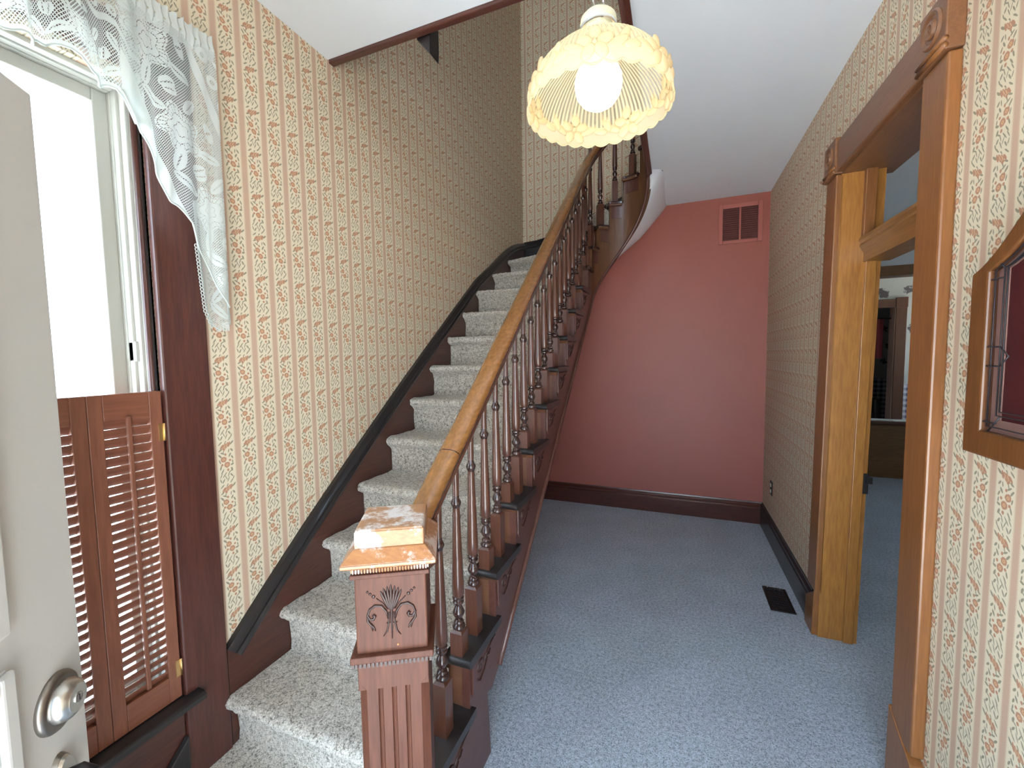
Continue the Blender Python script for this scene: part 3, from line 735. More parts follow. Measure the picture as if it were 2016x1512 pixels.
# sloping underside of the straight flight
obj('flight_soffit', MB().add([(XL+.01, 1.36, line_low(1.36)+.04), (SX-.03, 1.36, line_low(1.36)+.04), (SX-.03, 3.36, line_low(3.36)+.02), (XL+.01, 3.36, line_low(3.36)+.02)], [(0, 1, 2, 3)]), MAT['red'], st)
obj('spandrel_back', MB().box((XL+.01, 1.30, 0), (SX-.03, 1.32, .28)), MAT['string'], st)
# wall skirt
tops = [(.917, .485), (1.063, .617), (1.259, .787), (1.573, 1.043), (2.002, 1.38), (2.626, 1.852), (2.963, 2.103), (3.22, 2.25), (3.431, 2.379), (3.60, 2.475), (3.745, 2.545), (3.90, 2.60), (4.07, 2.645)]
low = [(y, z-.50) for y, z in tops][::-1]
low = [(max(y, .917), max(z, .0)) for y, z in low]
obj('wall_skirt', MB().prism(tops+low, XL, XL+.018, 'x'), MAT['mahog_y'], st)
capp = [(0, -.062), (.030, -.062), (.034, -.052), (.027, -.040), (.034, -.026), (.030, -.010), (.022, .003), (0, .003)]
obj('skirt_cap', MB().sweep([(u, v) for u, v in capp], [(XL, y, z) for y, z in tops], side=(1, 0, 0)), MAT['black'], st, smooth='auto')
bt = [(XL+.015, 2.655), (-1.32, 2.662), (-1.20, 2.685), (-1.05, 2.72), (-.86, 2.80), (-.66, 2.885), (-.46, 2.975), (-.26, 3.055)]
obj('wall_skirt', MB().prism(bt+[(x, z-.20) for x, z in bt[::-1]], YB-.026, YB-.006, 'y'), MAT['black'], st)
obj('skirt_cap', MB().sweep(capp, [(x, YB-.006, z) for x, z in bt], side=(0, -1, 0)), MAT['black'], st, smooth='auto')

# balusters ---------------------------------------------------------
def baluster_mesh(block, length):
    """origin at the tread; square block, then the turning"""
    h = .0225; mb = MB()
    mb.box((-h, -h, 0), (h, h, block-.008))
    mb.add([(-h,-h,block-.008),(h,-h,block-.008),(h,h,block-.008),(-h,h,block-.008),(-.015,-.015,block),(.015,-.015,block),(.015,.015,block),(-.015,.015,block)], [(0,1,5,4),(1,2,6,5),(2,3,7,6),(3,0,4,7),(4,5,6,7)])
    D, B = 1, 0
    pr = [(.0150, 0, D), (.0215, .004, D), (.0225, .010, D), (.0190, .016, D), (.0140, .020, D), (.0175, .024, D), (.0160, .029, D), (.0105, .033, D),
          (.0125, .040, D), (.0195, .052, D), (.0205, .060, D), (.0160, .071, D), (.0110, .082, D), (.0130, .088, D), (.0185, .091, D), (.0190, .096, D), (.0150, .100, D), (.0190, .104, D), (.0190, .110, D), (.0155, .114, B),
          (.0205, .122, B), (.0200, .16, B), (.0175, .24, B), (.0145, .33, B), (.0125, .405, B), (.0120, .420, D), (.0135, .424, D), (.0160, .430, D), (.0178, .436, D), (.0155, .443, D), (.0115, .450, D), (.0105, .46, B), (.0115, .52, B), (.0130, length, B)]
    mb.lathe([(r, z+block) for r, z, _ in pr], n=12, mats=[p[2] for p in pr])
    return mb
def make_bal(mb):
    o = obj('baluster', mb, [MAT['bal'], MAT['baldark']], None, smooth='auto'); return o
short_b = make_bal(baluster_mesh(.085, .60)); long_b = make_bal(baluster_mesh(.178, .60))
used = set()
def put_bal(src, x, y, z, rot=0):
    if src.name not in used: o = src; used.add(src.name)
    else: o = src.copy(); COL.objects.link(o)
    o.parent = st; o.location = Vector((x, y, z))-st.location; o.rotation_euler = (0, 0, rot)
BX = SX-.040
put_bal(long_b, BX, yk(0)+.158, zk(0)-.009)
for k in range(1, 10):
    put_bal(short_b, BX, yk(k)+.045, zk(k)-.009); put_bal(long_b, BX, yk(k)+.158, zk(k)-.009)
put_bal(short_b, BX, 3.255, zk(10)-.009); put_bal(long_b, BX+.002, 3.34, zk(10)-.009)
for k, d in ((11, 20), (12, 47), (13, 76), (14, 109), (15, 150)):
    x, y = arc(d, AR+.035); put_bal(long_b, x, y, zk(k)-.009 if k < 15 else 3.135, -math.radians(d))
for i in range(12): put_bal(long_b, AX+AR+.005, 3.28-.14*i, 3.145)
# handrail ----------------------------------------------------------
def zr(y): return 1.385+(y-1.42)*.822
hp_ = [(y, 1.385+(y-1.42)*.822+.006) for y in (.90, .98, 1.06, 1.14)]
path = [Vector((BX-.004, y, z)) for y, z in hp_]+[Vector((BX-.004, y, zr(y))) for y in np.linspace(1.25, 3.25, 12)]
z0 = zr(3.25)
for d in range(0, 181, 8):
    x, y = arc(d, AR+.036); f = d/180
    path.append(Vector((x, y, zr(3.35)+(3.86-zr(3.35))*(f*1.0))))
path += [Vector((AX+AR+.036-.03, y, 3.87)) for y in (3.2, 2.6, 2.0, 1.6)]
rp = [(-.030, -.006), (.030, -.006), (.037, .004), (.037, .018), (.029, .029), (.014, .035), (-.014, .035), (-.029, .029), (-.037, .018), (-.037, .004)]
rm = [(-.022, -.040), (.022, -.040), (.025, -.032), (.019, -.024), (.028, -.016), (.032, -.005), (-.032, -.005), (-.028, -.016), (-.019, -.024), (-.025, -.032)]
hr = obj('handrail', MB().sweep(rp, path), MAT['rail'], st, smooth='auto', label='polished golden brown handrail')
obj('rail_moulding', MB().sweep(rm, path), MAT['bal'], hr, smooth='auto', label='dark moulded underside')
obj('rail_joint', MB().sweep([(u*1.012, v*1.012) for u, v in rp], [Vector((BX-.004, 1.16, zr(1.16)+.005)), Vector((BX-.004, 1.1625, zr(1.1625)+.005))]), MAT['carve'], hr)

# newel post --------------------------------------------------------
NC = Vector((-.627, .797)); NX = Vector((.864, .503)); NY = Vector((-.503, .864))   # along its front face, and away from the camera
def nt_(x, y, z): p = NC+NX*x+NY*y; return (p.x, p.y, z)
def sq(mb, h, z0, z1, h1=None):
    h1 = h if h1 is None else h1
    return mb.add([nt_(-h, -h, z0), nt_(h, -h, z0), nt_(h, h, z0), nt_(-h, h, z0), nt_(-h1, -h1, z1), nt_(h1, -h1, z1), nt_(h1, h1, z1), nt_(-h1, h1, z1)],
                  [(3, 2, 1, 0), (4, 5, 6, 7), (0, 1, 5, 4), (1, 2, 6, 5), (2, 3, 7, 6), (3, 0, 4, 7)])
mb = sq(MB(), .077, .0, .002)
H = .078
# fluted front: cross-section with three grooves and chamfered corners, extruded
def flute_section(h, grooves, ch):
    p = []
    for side in range(4):
        a = side*PI/2; seq = [(-h+ch, -h)]
        if grooves and side == 0:
            for gx in (-.030, .0, .030):
                for i in range(7):
                    b = PI*i/6; seq.append((gx-.0055*math.cos(b), -h+.0065*math.sin(b)))
        seq.append((h-ch, -h))
        for x, y in seq: p.append((x*math.cos(a)-y*math.sin(a), x*math.sin(a)+y*math.cos(a)))
    return p
shaft = MB().prism(flute_section(H, True, .018), .20, .752, 'z', tf=lambda x, y, z: nt_(x, y, z))
shaft.prism(flute_section(H, False, .0015), .752, .815, 'z', tf=lambda x, y, z: nt_(x, y, z))
shaft.prism(flute_section(H+.010, False, .002), 0, .20, 'z', tf=lambda x, y, z: nt_(x, y, z))
nw = obj('newel_post', shaft, MAT['newel'], st, label='square walnut newel post with carved block and fluted shaft')
# chamfer stops: little triangular tongues at the top of each chamfer
for sx in (-1, 1):
    mb = MB()
    mb.add([nt_(sx*(H-.018), -H-.0005, .752), nt_(sx*(H+.0005), -H+.018, .752), nt_(sx*H, -H, .772), nt_(sx*(H-.004), -H+.004, .752)], [(0, 1, 2), (0, 3, 1), (0, 2, 3), (1, 3, 2)])
    obj('chamfer_stop', mb, MAT['newel'], nw)
cl = obj('dentil_collar', sq(sq(MB(), .083, .812, .822), .091, .822, .838), MAT['newel'], nw, bevel=.003)
mb = MB()
for side in range(4):
    a = side*PI/2
    for i in range(19):
        x = -.081+.009*i
        def rt(u, v, z): return nt_(u*math.cos(a)-v*math.sin(a), u*math.sin(a)+v*math.cos(a), z)
        vs = [rt(x+q, -.083-r, z) for r in (0, .006) for z in (.812, .8225) for q in (0, .0055)]
        mb.add(vs, [(0,1,3,2), (4,6,7,5), (0,4,5,1), (2,3,7,6), (0,2,6,4), (1,5,7,3)])
obj('dentils', mb, MAT['carve'], nw, kind='stuff')
obj('carved_block', sq(MB(), .078, .836, 1.016), MAT['newel'], nw, bevel=.003)
obj('neck_moulding', sq(sq(MB(), .086, 1.014, 1.024), .080, 1.024, 1.042), MAT['newel'], nw, bevel=.002)
mb = MB()
for side in range(4):
    a = side*PI/2
    for i in range(26):
        x = -.079+.00632*i
        c = nt_(x*math.cos(a)+.083*math.sin(a), x*math.sin(a)-.083*math.cos(a), 1.033)
        mb.ellipsoid(c, ((.0024, 0, 0), (0, .0024, 0), (0, 0, .0075)), 6, 4)
obj('reeded_band', mb, MAT['newel_worn'], nw, smooth=True, kind='stuff')
obj('cap_ledge', sq(sq(sq(MB(), .092, 1.040, 1.046, .102), .102, 1.046, 1.054), .102, 1.054, 1.080, .078), MAT['newel_worn'], nw, bevel=.002, label='worn golden sloped ledge of the newel cap')
obj('cap_block', sq(sq(MB(), .0755, 1.078, 1.117), .0755, 1.117, 1.121, .071), MAT['cap_worn_glare'], nw, bevel=.003, label='worn golden square cap with scuffs, glare paled into its colour')
# block that receives the rail
obj('rail_block', MB().box((BX-.034, .855, .905), (BX+.040, 1.0, 1.035)), MAT['riser'], nw, bevel=.003)
obj('newel_return', MB().box((BX-.01, .83, .78), (BX+.034, .90, .905)), MAT['mahog'], nw, bevel=.003)
# carved emblem
FY = -.0785
def em(x, z, y=0): return Vector(nt_(x, FY-y, z))
ex = Vector((NX.x, NX.y, 0)); ey = Vector((-NY.x, -NY.y, 0)); ez = Vector((0, 0, 1))
mb = MB(); EX, EZ = 0.0, .925
for i in range(7):
    a = (i-3)*.135; L = .034-.003*abs(i-3); c = em(EX+math.sin(a)*.034, EZ+.006+math.cos(a)*.034-.004)
    u = ex*math.sin(a)+ez*math.cos(a); v = ex*math.cos(a)-ez*math.sin(a)
    mb.ellipsoid(c, (v*.0040, ey*.004, u*L), 8, 6)
obj('palmette', mb, MAT['carve'], nw, smooth=True)
mb = MB()
mb.tube([em(0, EZ+.02), em(0, EZ-.03), em(0, EZ-.058)], [.003, .0022, .001], 6)
for sx in (-1, 1):
    mb.tube([em(sx*.005, EZ+.005), em(sx*.007, EZ-.02), em(sx*.011, EZ-.040), em(sx*.019, EZ-.050)], [.002, .0022, .002, .001], 6)
    mb.tube([em(sx*.007, EZ-.010), em(sx*.012, EZ+.008), em(sx*.022, EZ+.021), em(sx*.036, EZ+.023), em(sx*.047, EZ+.015), em(sx*.052, EZ+.002), em(sx*.047, EZ-.008), em(sx*.039, EZ-.008), em(sx*.036, EZ-.002), em(sx*.040, EZ+.002)], [.0025, .003, .003, .003, .003, .003, .003, .0035, .004, .004], 6)
    mb.tube([em(sx*.052, EZ+.004), em(sx*.052, EZ-.012), em(sx*.044, EZ-.022), em(sx*.042, EZ-.036)], [.002, .003, .0035, .001], 6)
    mb.tube([em(sx*.044, EZ-.020), em(sx*.038, EZ-.030), em(sx*.036, EZ-.036)], [.002, .0025, .001], 6)
    mb.tube([em(sx*.008, EZ+.012), em(sx*.018, EZ+.026), em(sx*.032, EZ+.040)], [.0012, .0018, .001], 6)
    for q, r in ((.038, .0042), (.045, .0034), (.051, .0028)):
        mb.ellipsoid(em(sx*q, EZ+.044+(q-.038)*.9), (ex*r, ey*.002, ez*r), 8, 6)
mb.tube([em(-.012, EZ-.020), em(.012, EZ-.020)], .0012, 6)
obj('scroll_carving', mb, MAT['carve'], nw, smooth=True)
obj('peg', MB().ellipsoid(em(.012, .852), (ex*.003, ey*.002, ez*.003), 8, 6), MAT['newel_worn'], nw, smooth=True)

# ================================================================= SHUTTERS
def shutter(y0, y1, label, x=XL+.006, tilt=0):
    """louvred cafe shutter panel, hinge side y1"""
    z0, z1 = .434, 1.41; sw = (y1-y0)*.19; t = thing('louvre_shutter', label, 'shutter', (x, (y0+y1)/2, z0), 'louvred shutter panels of the left window')
    xa, xb = x-.010, x+.010
    for a, b in ((y0, y0+sw), (y1-sw, y1)):
        obj('stile', MB().box((xa, a, z0), (xb, b, z1)), MAT['shutter'], t, bevel=.002)
    a, b = y0+sw, y1-sw
    obj('top_rail', MB().box((xa, a, 1.335), (xb, b, z1)), MAT['shutter_y'], t, bevel=.002)
    obj('bottom_rail', MB().box((xa, a, z0), (xb, b, .515)), MAT['shutter_y'], t, bevel=.002)
    n = 31; first = None
    for i in range(n):
        z = .527+(1.325-.527)*i/(n-1)
        if first is None:
            ang = math.radians(57); pr = []
            for j in range(10):
                q = 2*PI*j/10; u, v = .0170*math.cos(q), .0034*math.sin(q); pr.append((x+u*math.cos(ang)-v*math.sin(ang), z+u*math.sin(ang)+v*math.cos(ang)))
            first = obj('slat', MB().prism(pr, a-.003, b+.003, 'y'), MAT['shutter_y'], t, smooth='auto'); zf = z
        else:
            o = first.copy(); COL.objects.link(o); o.parent = t; o.location = (0, 0, z-zf)
    ym = (a+b)/2-.004
    obj('tilt_bar', MB().box((xb+.007, ym-.0055, .53), (xb+.016, ym+.0055, 1.345)), MAT['shutter'], t, bevel=.002)
    return t, xa, xb
t, xa, xb = shutter(.600, .773, 'brown louvred shutter panel hinged to the casing')
for z in (.53, 1.284):
    h = obj('hinge', MB().box((xb-.001, .760, z-.026), (xb+.002, .786, z+.026)), MAT['brass'], t)
    obj('hinge_pin', MB().tube([(xb+.003, .774, z-.027), (xb+.003, .774, z+.027)], .003, 8), MAT['brass'], h, smooth=True)
shutter(.4255, .5995, 'brown louvred shutter panel half hidden behind the open front door')
# ================================================================= LACE VALANCE
XC = XL+.075
val = thing('lace_valance', 'white lace valance with rose pattern hanging over the left window', 'curtain', (XC, .5, 2.5))
def hemz(y):
    pts = [(-.3, 2.24), (.47, 2.25), (.53, 2.253), (.585, 2.283), (.625, 2.255), (.66, 2.235), (.70, 2.22), (.715, 2.17), (.725, 2.125), (.759, 2.057), (.798, 1.972), (.844, 1.925), (.864, 1.85), (.901, 1.776), (.937, 1.70), (.954, 1.655), (.97, 1.65)]
    for (a, za), (b, zb) in zip(pts, pts[1:]):
        if y <= b: return za+(zb-za)*(y-a)/(b-a)
    return pts[-1][1]
def drape(y0, y1, ztop, hem, nu, nv, fold, x0, back=0):
    rows = []; uv = []
    ys = np.linspace(y0, y1, nu); s = 0; prev = None
    for i, y in enumerate(ys):
        zb = hem(y)+.006*math.sin(y*2*PI/.045)
        if prev is not None: s += math.hypot(y-prev[0], (zb-prev[1]))*1.15
        prev = (y, zb); row = []
        for j in range(nv):
            f = j/(nv-1); z = ztop+(zb-ztop)*f
            amp = fold*(.5+.7*f)
            x = x0+amp*math.sin(y*2*PI/.115+.8*math.sin(y*9))+.35*amp*math.sin(y*2*PI/.047+f*2)
            yy = y+.012*f*math.sin(y*2*PI/.12)
            row.append((x, yy, z)); uv.append((s, z-zb) if hem is not hemz else (-((y-.735)*.328-(z-2.2)*.945)+.16, max(0.0, ((y-.735)*.945+(z-2.2)*.328)*1.25)))
        rows.append(row)
    mb = MB().grid(rows); mb.uv = uv; return mb
obj('swag', drape(-.22, .745, 2.475, lambda y: hemz(min(y, .72))-.015*math.sin(max(0, y-.45)*12), 150, 26, .016, XC), MAT['lace'], val, smooth=True)
obj('jabot', drape(.70, .948, 2.475, hemz, 90, 60, .013, XC+.012), MAT['lace_big'], val, smooth=True)
# hem cord and ring fringe
for (a, b, xo, sh) in ((-.22, .745, 0, 0), (.70, .948, .012, 0)):
    pth = []
    for y in np.linspace(a, b, 120):
        hz = (hemz(min(y, .72))-.015*math.sin(max(0, y-.45)*12)) if xo == 0 else hemz(y)
        fo = .016 if xo == 0 else .013; amp = fo*1.2
        pth.append((XC+xo+amp*math.sin(y*2*PI/.115+.8*math.sin(y*9))+.35*amp*math.sin(y*2*PI/.047+2), y+.012*math.sin(y*2*PI/.12), hz+.006*math.sin(y*2*PI/.045)))
    obj('hem_cord', MB().tube(pth, .0028, 6), MAT['cloth'], val, smooth=True)
# shorter back layer with a ring fringe, hanging behind the front hem
bh = [(1.86, .874), (1.80, .878), (1.74, .882), (1.66, .888), (1.615, .905), (1.598, .93)]
def bleft(z):
    for (za, ya), (zb, yb) in zip(bh, bh[1:]):
        if z >= zb: return ya+(yb-ya)*(za-z)/(za-zb)
    return bh[-1][1]
rows = []; uv = []
for i in range(50):
    z = 2.0+(1.598-2.0)*i/49; yl = bleft(min(z, 1.86)); row = []
    for j in range(16):
        y = yl+(.958-yl)*j/15; row.append((XC-.012+.006*math.sin(y*70+z*6), y, z)); uv.append((z*1.2, (y-yl)*1.4))
    rows.append(row)
mb = MB().grid(rows); mb.uv = uv
obj('back_layer', mb, MAT['lace_big'], val, smooth=True)
mb = MB()
for i in range(24):
    z = 1.86-.0112*i; y = bleft(z)-.004
    mb.tube([(XC-.008, y+.0048*math.cos(q*PI/5), z+.0052*math.sin(q*PI/5)) for q in range(11)], .0015, 5)
obj('ring_fringe', mb, MAT['cloth'], val, smooth=True, kind='stuff')
# gathered header and rod pocket
rows = []
for i in range(420):
    y = -.22+1.172*i/419
    a = math.sin(y*2*PI/.021)+.6*math.sin(y*2*PI/.0137+1.3)
    row = []
    for j, (z, k, xo) in enumerate(((2.455, .5, .0), (2.470, .9, .006), (2.486, .6, .010), (2.500, .5, .006), (2.512, 1.1, .002), (2.528, 1.6, 0))):
        row.append((XC+xo+.0045*k*a, y, z+.0035*math.sin(y*2*PI/.026+j)*(j == 5)))
    rows.append(row)
obj('gathered_header', MB().grid(rows), MAT['cloth'], val, smooth=True)
obj('curtain_rod', MB().tube([(XL+.01, .952, 2.49), (XC-.01, .952, 2.49), (XC+.001, .940, 2.49), (XC+.001, -.2, 2.49)], .006, 8), MAT['cream'], val, smooth=True)
# return of the valance to the wall
rows = [];uv = []
for i in range(10):
    f = i/9
    row = []
    for j in range(40):
        g = j/39; z = 2.475+(1.62-2.475)*g; row.append((XC+.01-(XC-XL-.008)*f*(.25+.75*(1-g)), .948+.012*f+.004*math.sin(f*9+g*4), z)); uv.append((f*.07, z-1.61))
    rows.append(row)
mb = MB().grid(rows); mb.uv = uv
obj('return_edge', mb, MAT['lace'], val, smooth=True)

# ================================================================= PENDANT LAMP
LP = Vector((-.174, 1.015, 2.074))
lp = thing('pendant_lamp', 'lit pendant lamp with ribbed scalloped glass shade on a chain', 'lamp', LP)
prof = [(.1655, 0), (.1650, .014), (.1625, .030), (.1570, .047), (.1485, .064), (.1365, .081), (.1205, .098), (.1000, .114), (.0770, .128), (.0555, .138), (.0430, .144), (.037, .149)]
def dense(p, n=4):
    out = []
    for a, b in zip(p, p[1:]):
        for i in range(n): out.append((a[0]+(b[0]-a[0])*i/n, a[1]+(b[1]-a[1])*i/n))
    return out+[p[-1]]
NSEG = 360
def shade_part(name, pr, mat, rib, scal):
    mb = MB(); vs = []
    rows = []
    for (r, z) in pr:
        row = []
        for i in range(NSEG):
            a = 2*PI*i/NSEG; rr = r+(rib*math.sin(a*90) if z > .041 else 0)
            zz = z-(scal*abs(math.sin(a*14))*max(0, 1-z/.03)) if z < .03 else z
            row.append((LP.x+rr*math.cos(a), LP.y+rr*math.sin(a), LP.z+zz))
        rows.append(row)
    return mb.grid(rows, 0, True)
pd = dense(prof)
i45 = [i for i, p in enumerate(pd) if p[1] >= .040][0]
sh = obj('shade', shade_part('shade', pd[i45-1:], MAT['shade'], .0018, 0), MAT['shade'], lp, smooth=True, label='ribbed translucent glass dome')
# frosted floral band
rimp = [(LP.x+.1655*math.cos(2*PI*i/360), LP.y+.1655*math.sin(2*PI*i/360), LP.z-.007*abs(math.sin(14*2*PI*i/360))) for i in range(361)]
obj('rim_bead', MB().tube(rimp, .0022, 6), MAT['shade_f'], lp, smooth=True)
band = obj('floral_band', shade_part('band', pd[:i45], MAT['shade_f'], 0, .007), MAT['shade_f'], lp, smooth=True, label='frosted band with moulded flowers and scalloped rim')
def on_shade(a, z, out=.0):
    for (r0, z0), (r1, z1) in zip(prof, prof[1:]):
        if z <= z1: r = r0+(r1-r0)*(z-z0)/(z1-z0); break
    return Vector((LP.x+(r+out)*math.cos(a), LP.y+(r+out)*math.sin(a), LP.z+z)), Vector((math.cos(a), math.sin(a), 0)), Vector((-math.sin(a), math.cos(a), 0)), Vector((0, 0, 1))
for i in range(7):
    a0 = 2*PI*i/7+.35; mb = MB()
    c0, no, ta, up = on_shade(a0, .036)
    for j in range(5):
        q = 2*PI*j/5+PI/2; da = .022*math.cos(q)/.165; c, n2, t2, u2 = on_shade(a0+da, .036+.021*math.sin(q))
        rd = (t2*math.cos(q)+u2*math.sin(q)); td = (-t2*math.sin(q)+u2*math.cos(q))
        mb.ellipsoid(c, (rd*.018, td*.013, n2*.0045), 10, 6)
    mb.ellipsoid(c0, (ta*.006, up*.006, no*.007), 8, 6)
    fo = obj('moulded_flower', mb, MAT['shade_f'], band, smooth=True)
    for da, dz, ang, L in ((.27, .018, .5, .026), (.36, .040, 1.1, .024), (-.25, .020, 2.7, .026), (.46, .014, .2, .020)):
        c, n2, t2, u2 = on_shade(a0+da, .022+dz*.6); mb = MB()
        mb.ellipsoid(c, ((t2*math.cos(ang)+u2*math.sin(ang))*L, (-t2*math.sin(ang)+u2*math.cos(ang))*.010, n2*.0035), 10, 6)
        obj('moulded_leaf', mb, MAT['shade_f'], band, smooth=True)
obj('bulb', MB().lathe([(.0001, -.056), (.02, -.0525), (.038, -.041), (.050, -.024), (.0545, -.004), (.053, .015), (.045, .034), (.033, .050), (.022, .062), (.016, .078), (.015, .094), (.0001, .095)], (LP.x, LP.y, LP.z+.055), 24), MAT['bulb'], lp, smooth=True, label='lit white globe bulb')
fit = obj('socket_cap', MB().lathe([(.0001, .172), (.0385, .172), (.0385, .196), (.036, .199), (.036, .206)], (LP.x, LP.y, LP.z-.034), 28).lathe([(.040, .214), (.042, .218), (.0405, .231), (.032, .240), (.018, .246), (.006, .248), (.0001, .249)], (LP.x, LP.y, LP.z-.034), 28), MAT['cream'], lp, smooth='auto', label='cream cap above the shade')
obj('chrome_ring', MB().lathe([(.036, .203), (.0415, .205), (.0425, .210), (.0415, .215), (.036, .217)], (LP.x, LP.y, LP.z-.034), 28), MAT['chrome'], fit, smooth='auto')
z = LP.z+.222
obj('loop', MB().tube([(LP.x+.006*math.cos(q*PI/6), LP.y, LP.z+.219+.006*math.sin(q*PI/6)) for q in range(13)], .0018, 6), MAT['chrome'], lp, smooth=True)
z += .016; i = 0
while z < ZC-.03:
    mb = MB(); ax = (.72, .69) if i % 2 == 0 else (-.69, .72)
    R_, Hh = .0145, .024
    mb.tube([(LP.x+ax[0]*R_*math.cos(q*PI/9), LP.y+ax[1]*R_*math.cos(q*PI/9), z+Hh*math.sin(q*PI/9)) for q in range(19)], .0024, 6)
    obj('chain_link', mb, MAT['chrome'], lp, smooth=True); z += .0405; i += 1
obj('ceiling_canopy', MB().lathe([(.001, -.035), (.02, -.033), (.05, -.018), (.06, -.004), (.06, 0)], (LP.x, LP.y, ZC), 24), MAT['cream'], lp, smooth='auto')

# ================================================================= RED AIR RETURN
g = thing('air_return_grille', 'red painted air return grille high on the red wall', 'vent', (.505, YB, 2.44))
mb = MB(); y0, y1 = YB-.014, YB
for a in ((.337, .370, 2.441, 2.776), (.637, .671, 2.441, 2.776), (.370, .637, 2.441, 2.469), (.370, .637, 2.739, 2.776), (.496, .510, 2.469, 2.739)):
    mb.box((a[0], y0, a[2]), (a[1], y1, a[3]))
obj('frame', mb, MAT['redtrim'], g, bevel=.003)
obj('backing', MB().box((.365, YB-.003, 2.465), (.64, YB-.001, 2.742)), MAT['reddark'], g)
first = None
for (xa_, xb_) in ((.371, .495), (.511, .636)):
    for i in range(15):
        z = 2.478+.0178*i
        o = obj('louvre', MB().add([(xa_, YB-.011, z), (xb_, YB-.011, z), (xb_, YB-.003, z+.012), (xa_, YB-.003, z+.012), (xa_, YB-.011, z+.0015), (xb_, YB-.011, z+.0015), (xb_, YB-.003, z+.0135), (xa_, YB-.003, z+.0135)], [(0,1,2,3),(7,6,5,4),(0,4,5,1),(1,5,6,2),(2,6,7,3),(3,7,4,0)]), MAT['reddark'], g)
# ================================================================= FLOOR REGISTER
g = thing('floor_register', 'dark metal floor register in the carpet beside the baseboard', 'floor vent', (.60, 2.83, 0))
mb = MB(); fx0, fx1, fy0, fy1 = .533, .662, 2.695, 2.965
for a in ((fx0, fx0+.018, fy0, fy1), (fx1-.018, fx1, fy0, fy1), (fx0+.018, fx1-.018, fy0, fy0+.018), (fx0+.018, fx1-.018, fy1-.018, fy1)):
    mb.box((a[0], a[2], 0.001), (a[1], a[3], .007))
obj('frame', mb, MAT['dark'], g, bevel=.002)
obj('damper', MB().box((fx0+.01, fy0+.01, .0005), (fx1-.01, fy1-.01, .0015)), MAT['lead'], g)
for i in range(9): obj('bar', MB().box((fx0+.016, fy0+.030+.0263*i, .001), (fx1-.016, fy0+.037+.0263*i, .006)), MAT['dark'], g)
for i in range(3): obj('crossbar', MB().box((fx0+.040+.0265*i-.003, fy0+.016, .001), (fx0+.040+.0265*i+.003, fy1-.016, .0055)), MAT['dark'], g)
for yy in (fx0+.03, fx1-.03): obj('screw', MB().lathe([(0, .006), (.005, .006), (.004, .009), (0, .0095)], (yy, fy1-.010, 0), 10), MAT['chrome'], g, smooth=True)
# outlet on the right wall
g = thing('wall_outlet', 'small dark outlet low on right wall near the red corner', 'outlet', (XR, 3.76, .42))
obj('plate', MB().box((XR-.006, 3.725, .365), (XR, 3.795, .475)), MAT['dark'], g, bevel=.002)
for dz in (-.024, .024): obj('socket', MB().lathe([(0, 0), (.015, 0), (.014, .004), (0, .004)], n=14, tf=lambda x, y, z, q=dz: (XR-.006-z, 3.76+x, .42+q+y)), MAT['cream'], g, smooth='auto')

# ================================================================= LEADED GLASS CABINET on the near right wall
cb = thing('wall_cabinet', 'arched oak wall cabinet with leaded glass door and maroon back', 'cabinet', (XR, 1.0, 1.26))
X0, X1 = XR-.072, XR-.001
yc = .98; hw = .352                    # centre and half width: far side at 1.332
def outline(inset, n=14):
    """arched top outline, anticlockwise in (y,z), from far bottom"""
    h = hw-inset; zb = 1.255+inset; pts = [(yc-h, zb), (yc+h, zb), (yc+h, 1.675)]
    zs = 1.675; top = 1.93-inset*1.15
    # ogee shoulder rising to the crown
    for i in range(1, n+1):
        f = i/n; y = yc+h*(1-f); z = zs+(top-zs)*(.5-.5*math.cos(PI*min(1, f*1.05)))*.55+(top-zs)*.45*f
        pts.append((y, z))
    for i in range(n-1, -1, -1):
        p = pts[3+i] if i < n else None
        f = (i+1)/n; pts.append((yc-h*(1-f), pts[2+i+1][1]))
    pts.append((yc-h, 1.675))
    return pts
o1, o2 = outline(0), outline(.058)
# frame as a ring between the two outlines
n = len(o1); mb = MB()
vs = [(X0, *p) for p in o1]+[(X0, *p) for p in o2]+[(X0+.020, *p) for p in o1]+[(X0+.020, *p) for p in o2]
fs = []
for i in range(n):
    j = (i+1) % n
    fs += [(i, j, n+j, n+i), (2*n+i, 3*n+i, 3*n+j, 2*n+j), (i, 2*n+i, 2*n+j, j), (n+i, n+j, 3*n+j, 3*n+i)]
mb.add(vs, fs); obj('door_frame', mb, MAT['cab_oak'], cb, bevel=.004)
oc = outline(.004); oi = outline(.086)
mb = MB(); vs = [(X0+.020, *p) for p in oc]+[(X0+.020, *p) for p in oi]+[(X1, *p) for p in oc]+[(X1, *p) for p in oi]
mb.add(vs, fs); obj('case_side', mb, MAT['pinkwood'], cb)
ob = outline(.080)
obj('back_panel', MB().prism(ob, X0+.022, X0+.028, 'x'), MAT['maroon'], cb)
obj('glass_pane', MB().prism(outline(.052), X0+.008, X0+.0105, 'x'), MAT['cabglass'], cb)
mb = MB(); XG = X0+.006
def came(*pts): mb.tube([(XG, y, z) for y, z in pts], .0017, 6)
kk = outline(.071); ii = outline(.098); jj = outline(.107)
for L in (kk, ii, jj): came(*L, L[0])
h = hw-.058
for z in (1.655, 1.505, 1.462, 1.335):
    came((yc+h, z), (yc+hw-.098, z)); came((yc-h, z), (yc-hw+.082, z))
for sy in (-1, 1):
    came((yc+sy*(hw-.098), 1.505), (yc+sy*(hw-.124), 1.484), (yc+sy*(hw-.098), 1.462))
    came((yc+sy*(hw-.110), 1.351), (yc+sy*(hw-.075), 1.315)); came((yc+sy*(hw-.098), 1.675), (yc+sy*(hw-.060), 1.705))
obj('lead_cames', mb, MAT['lead'], cb, smooth=True)

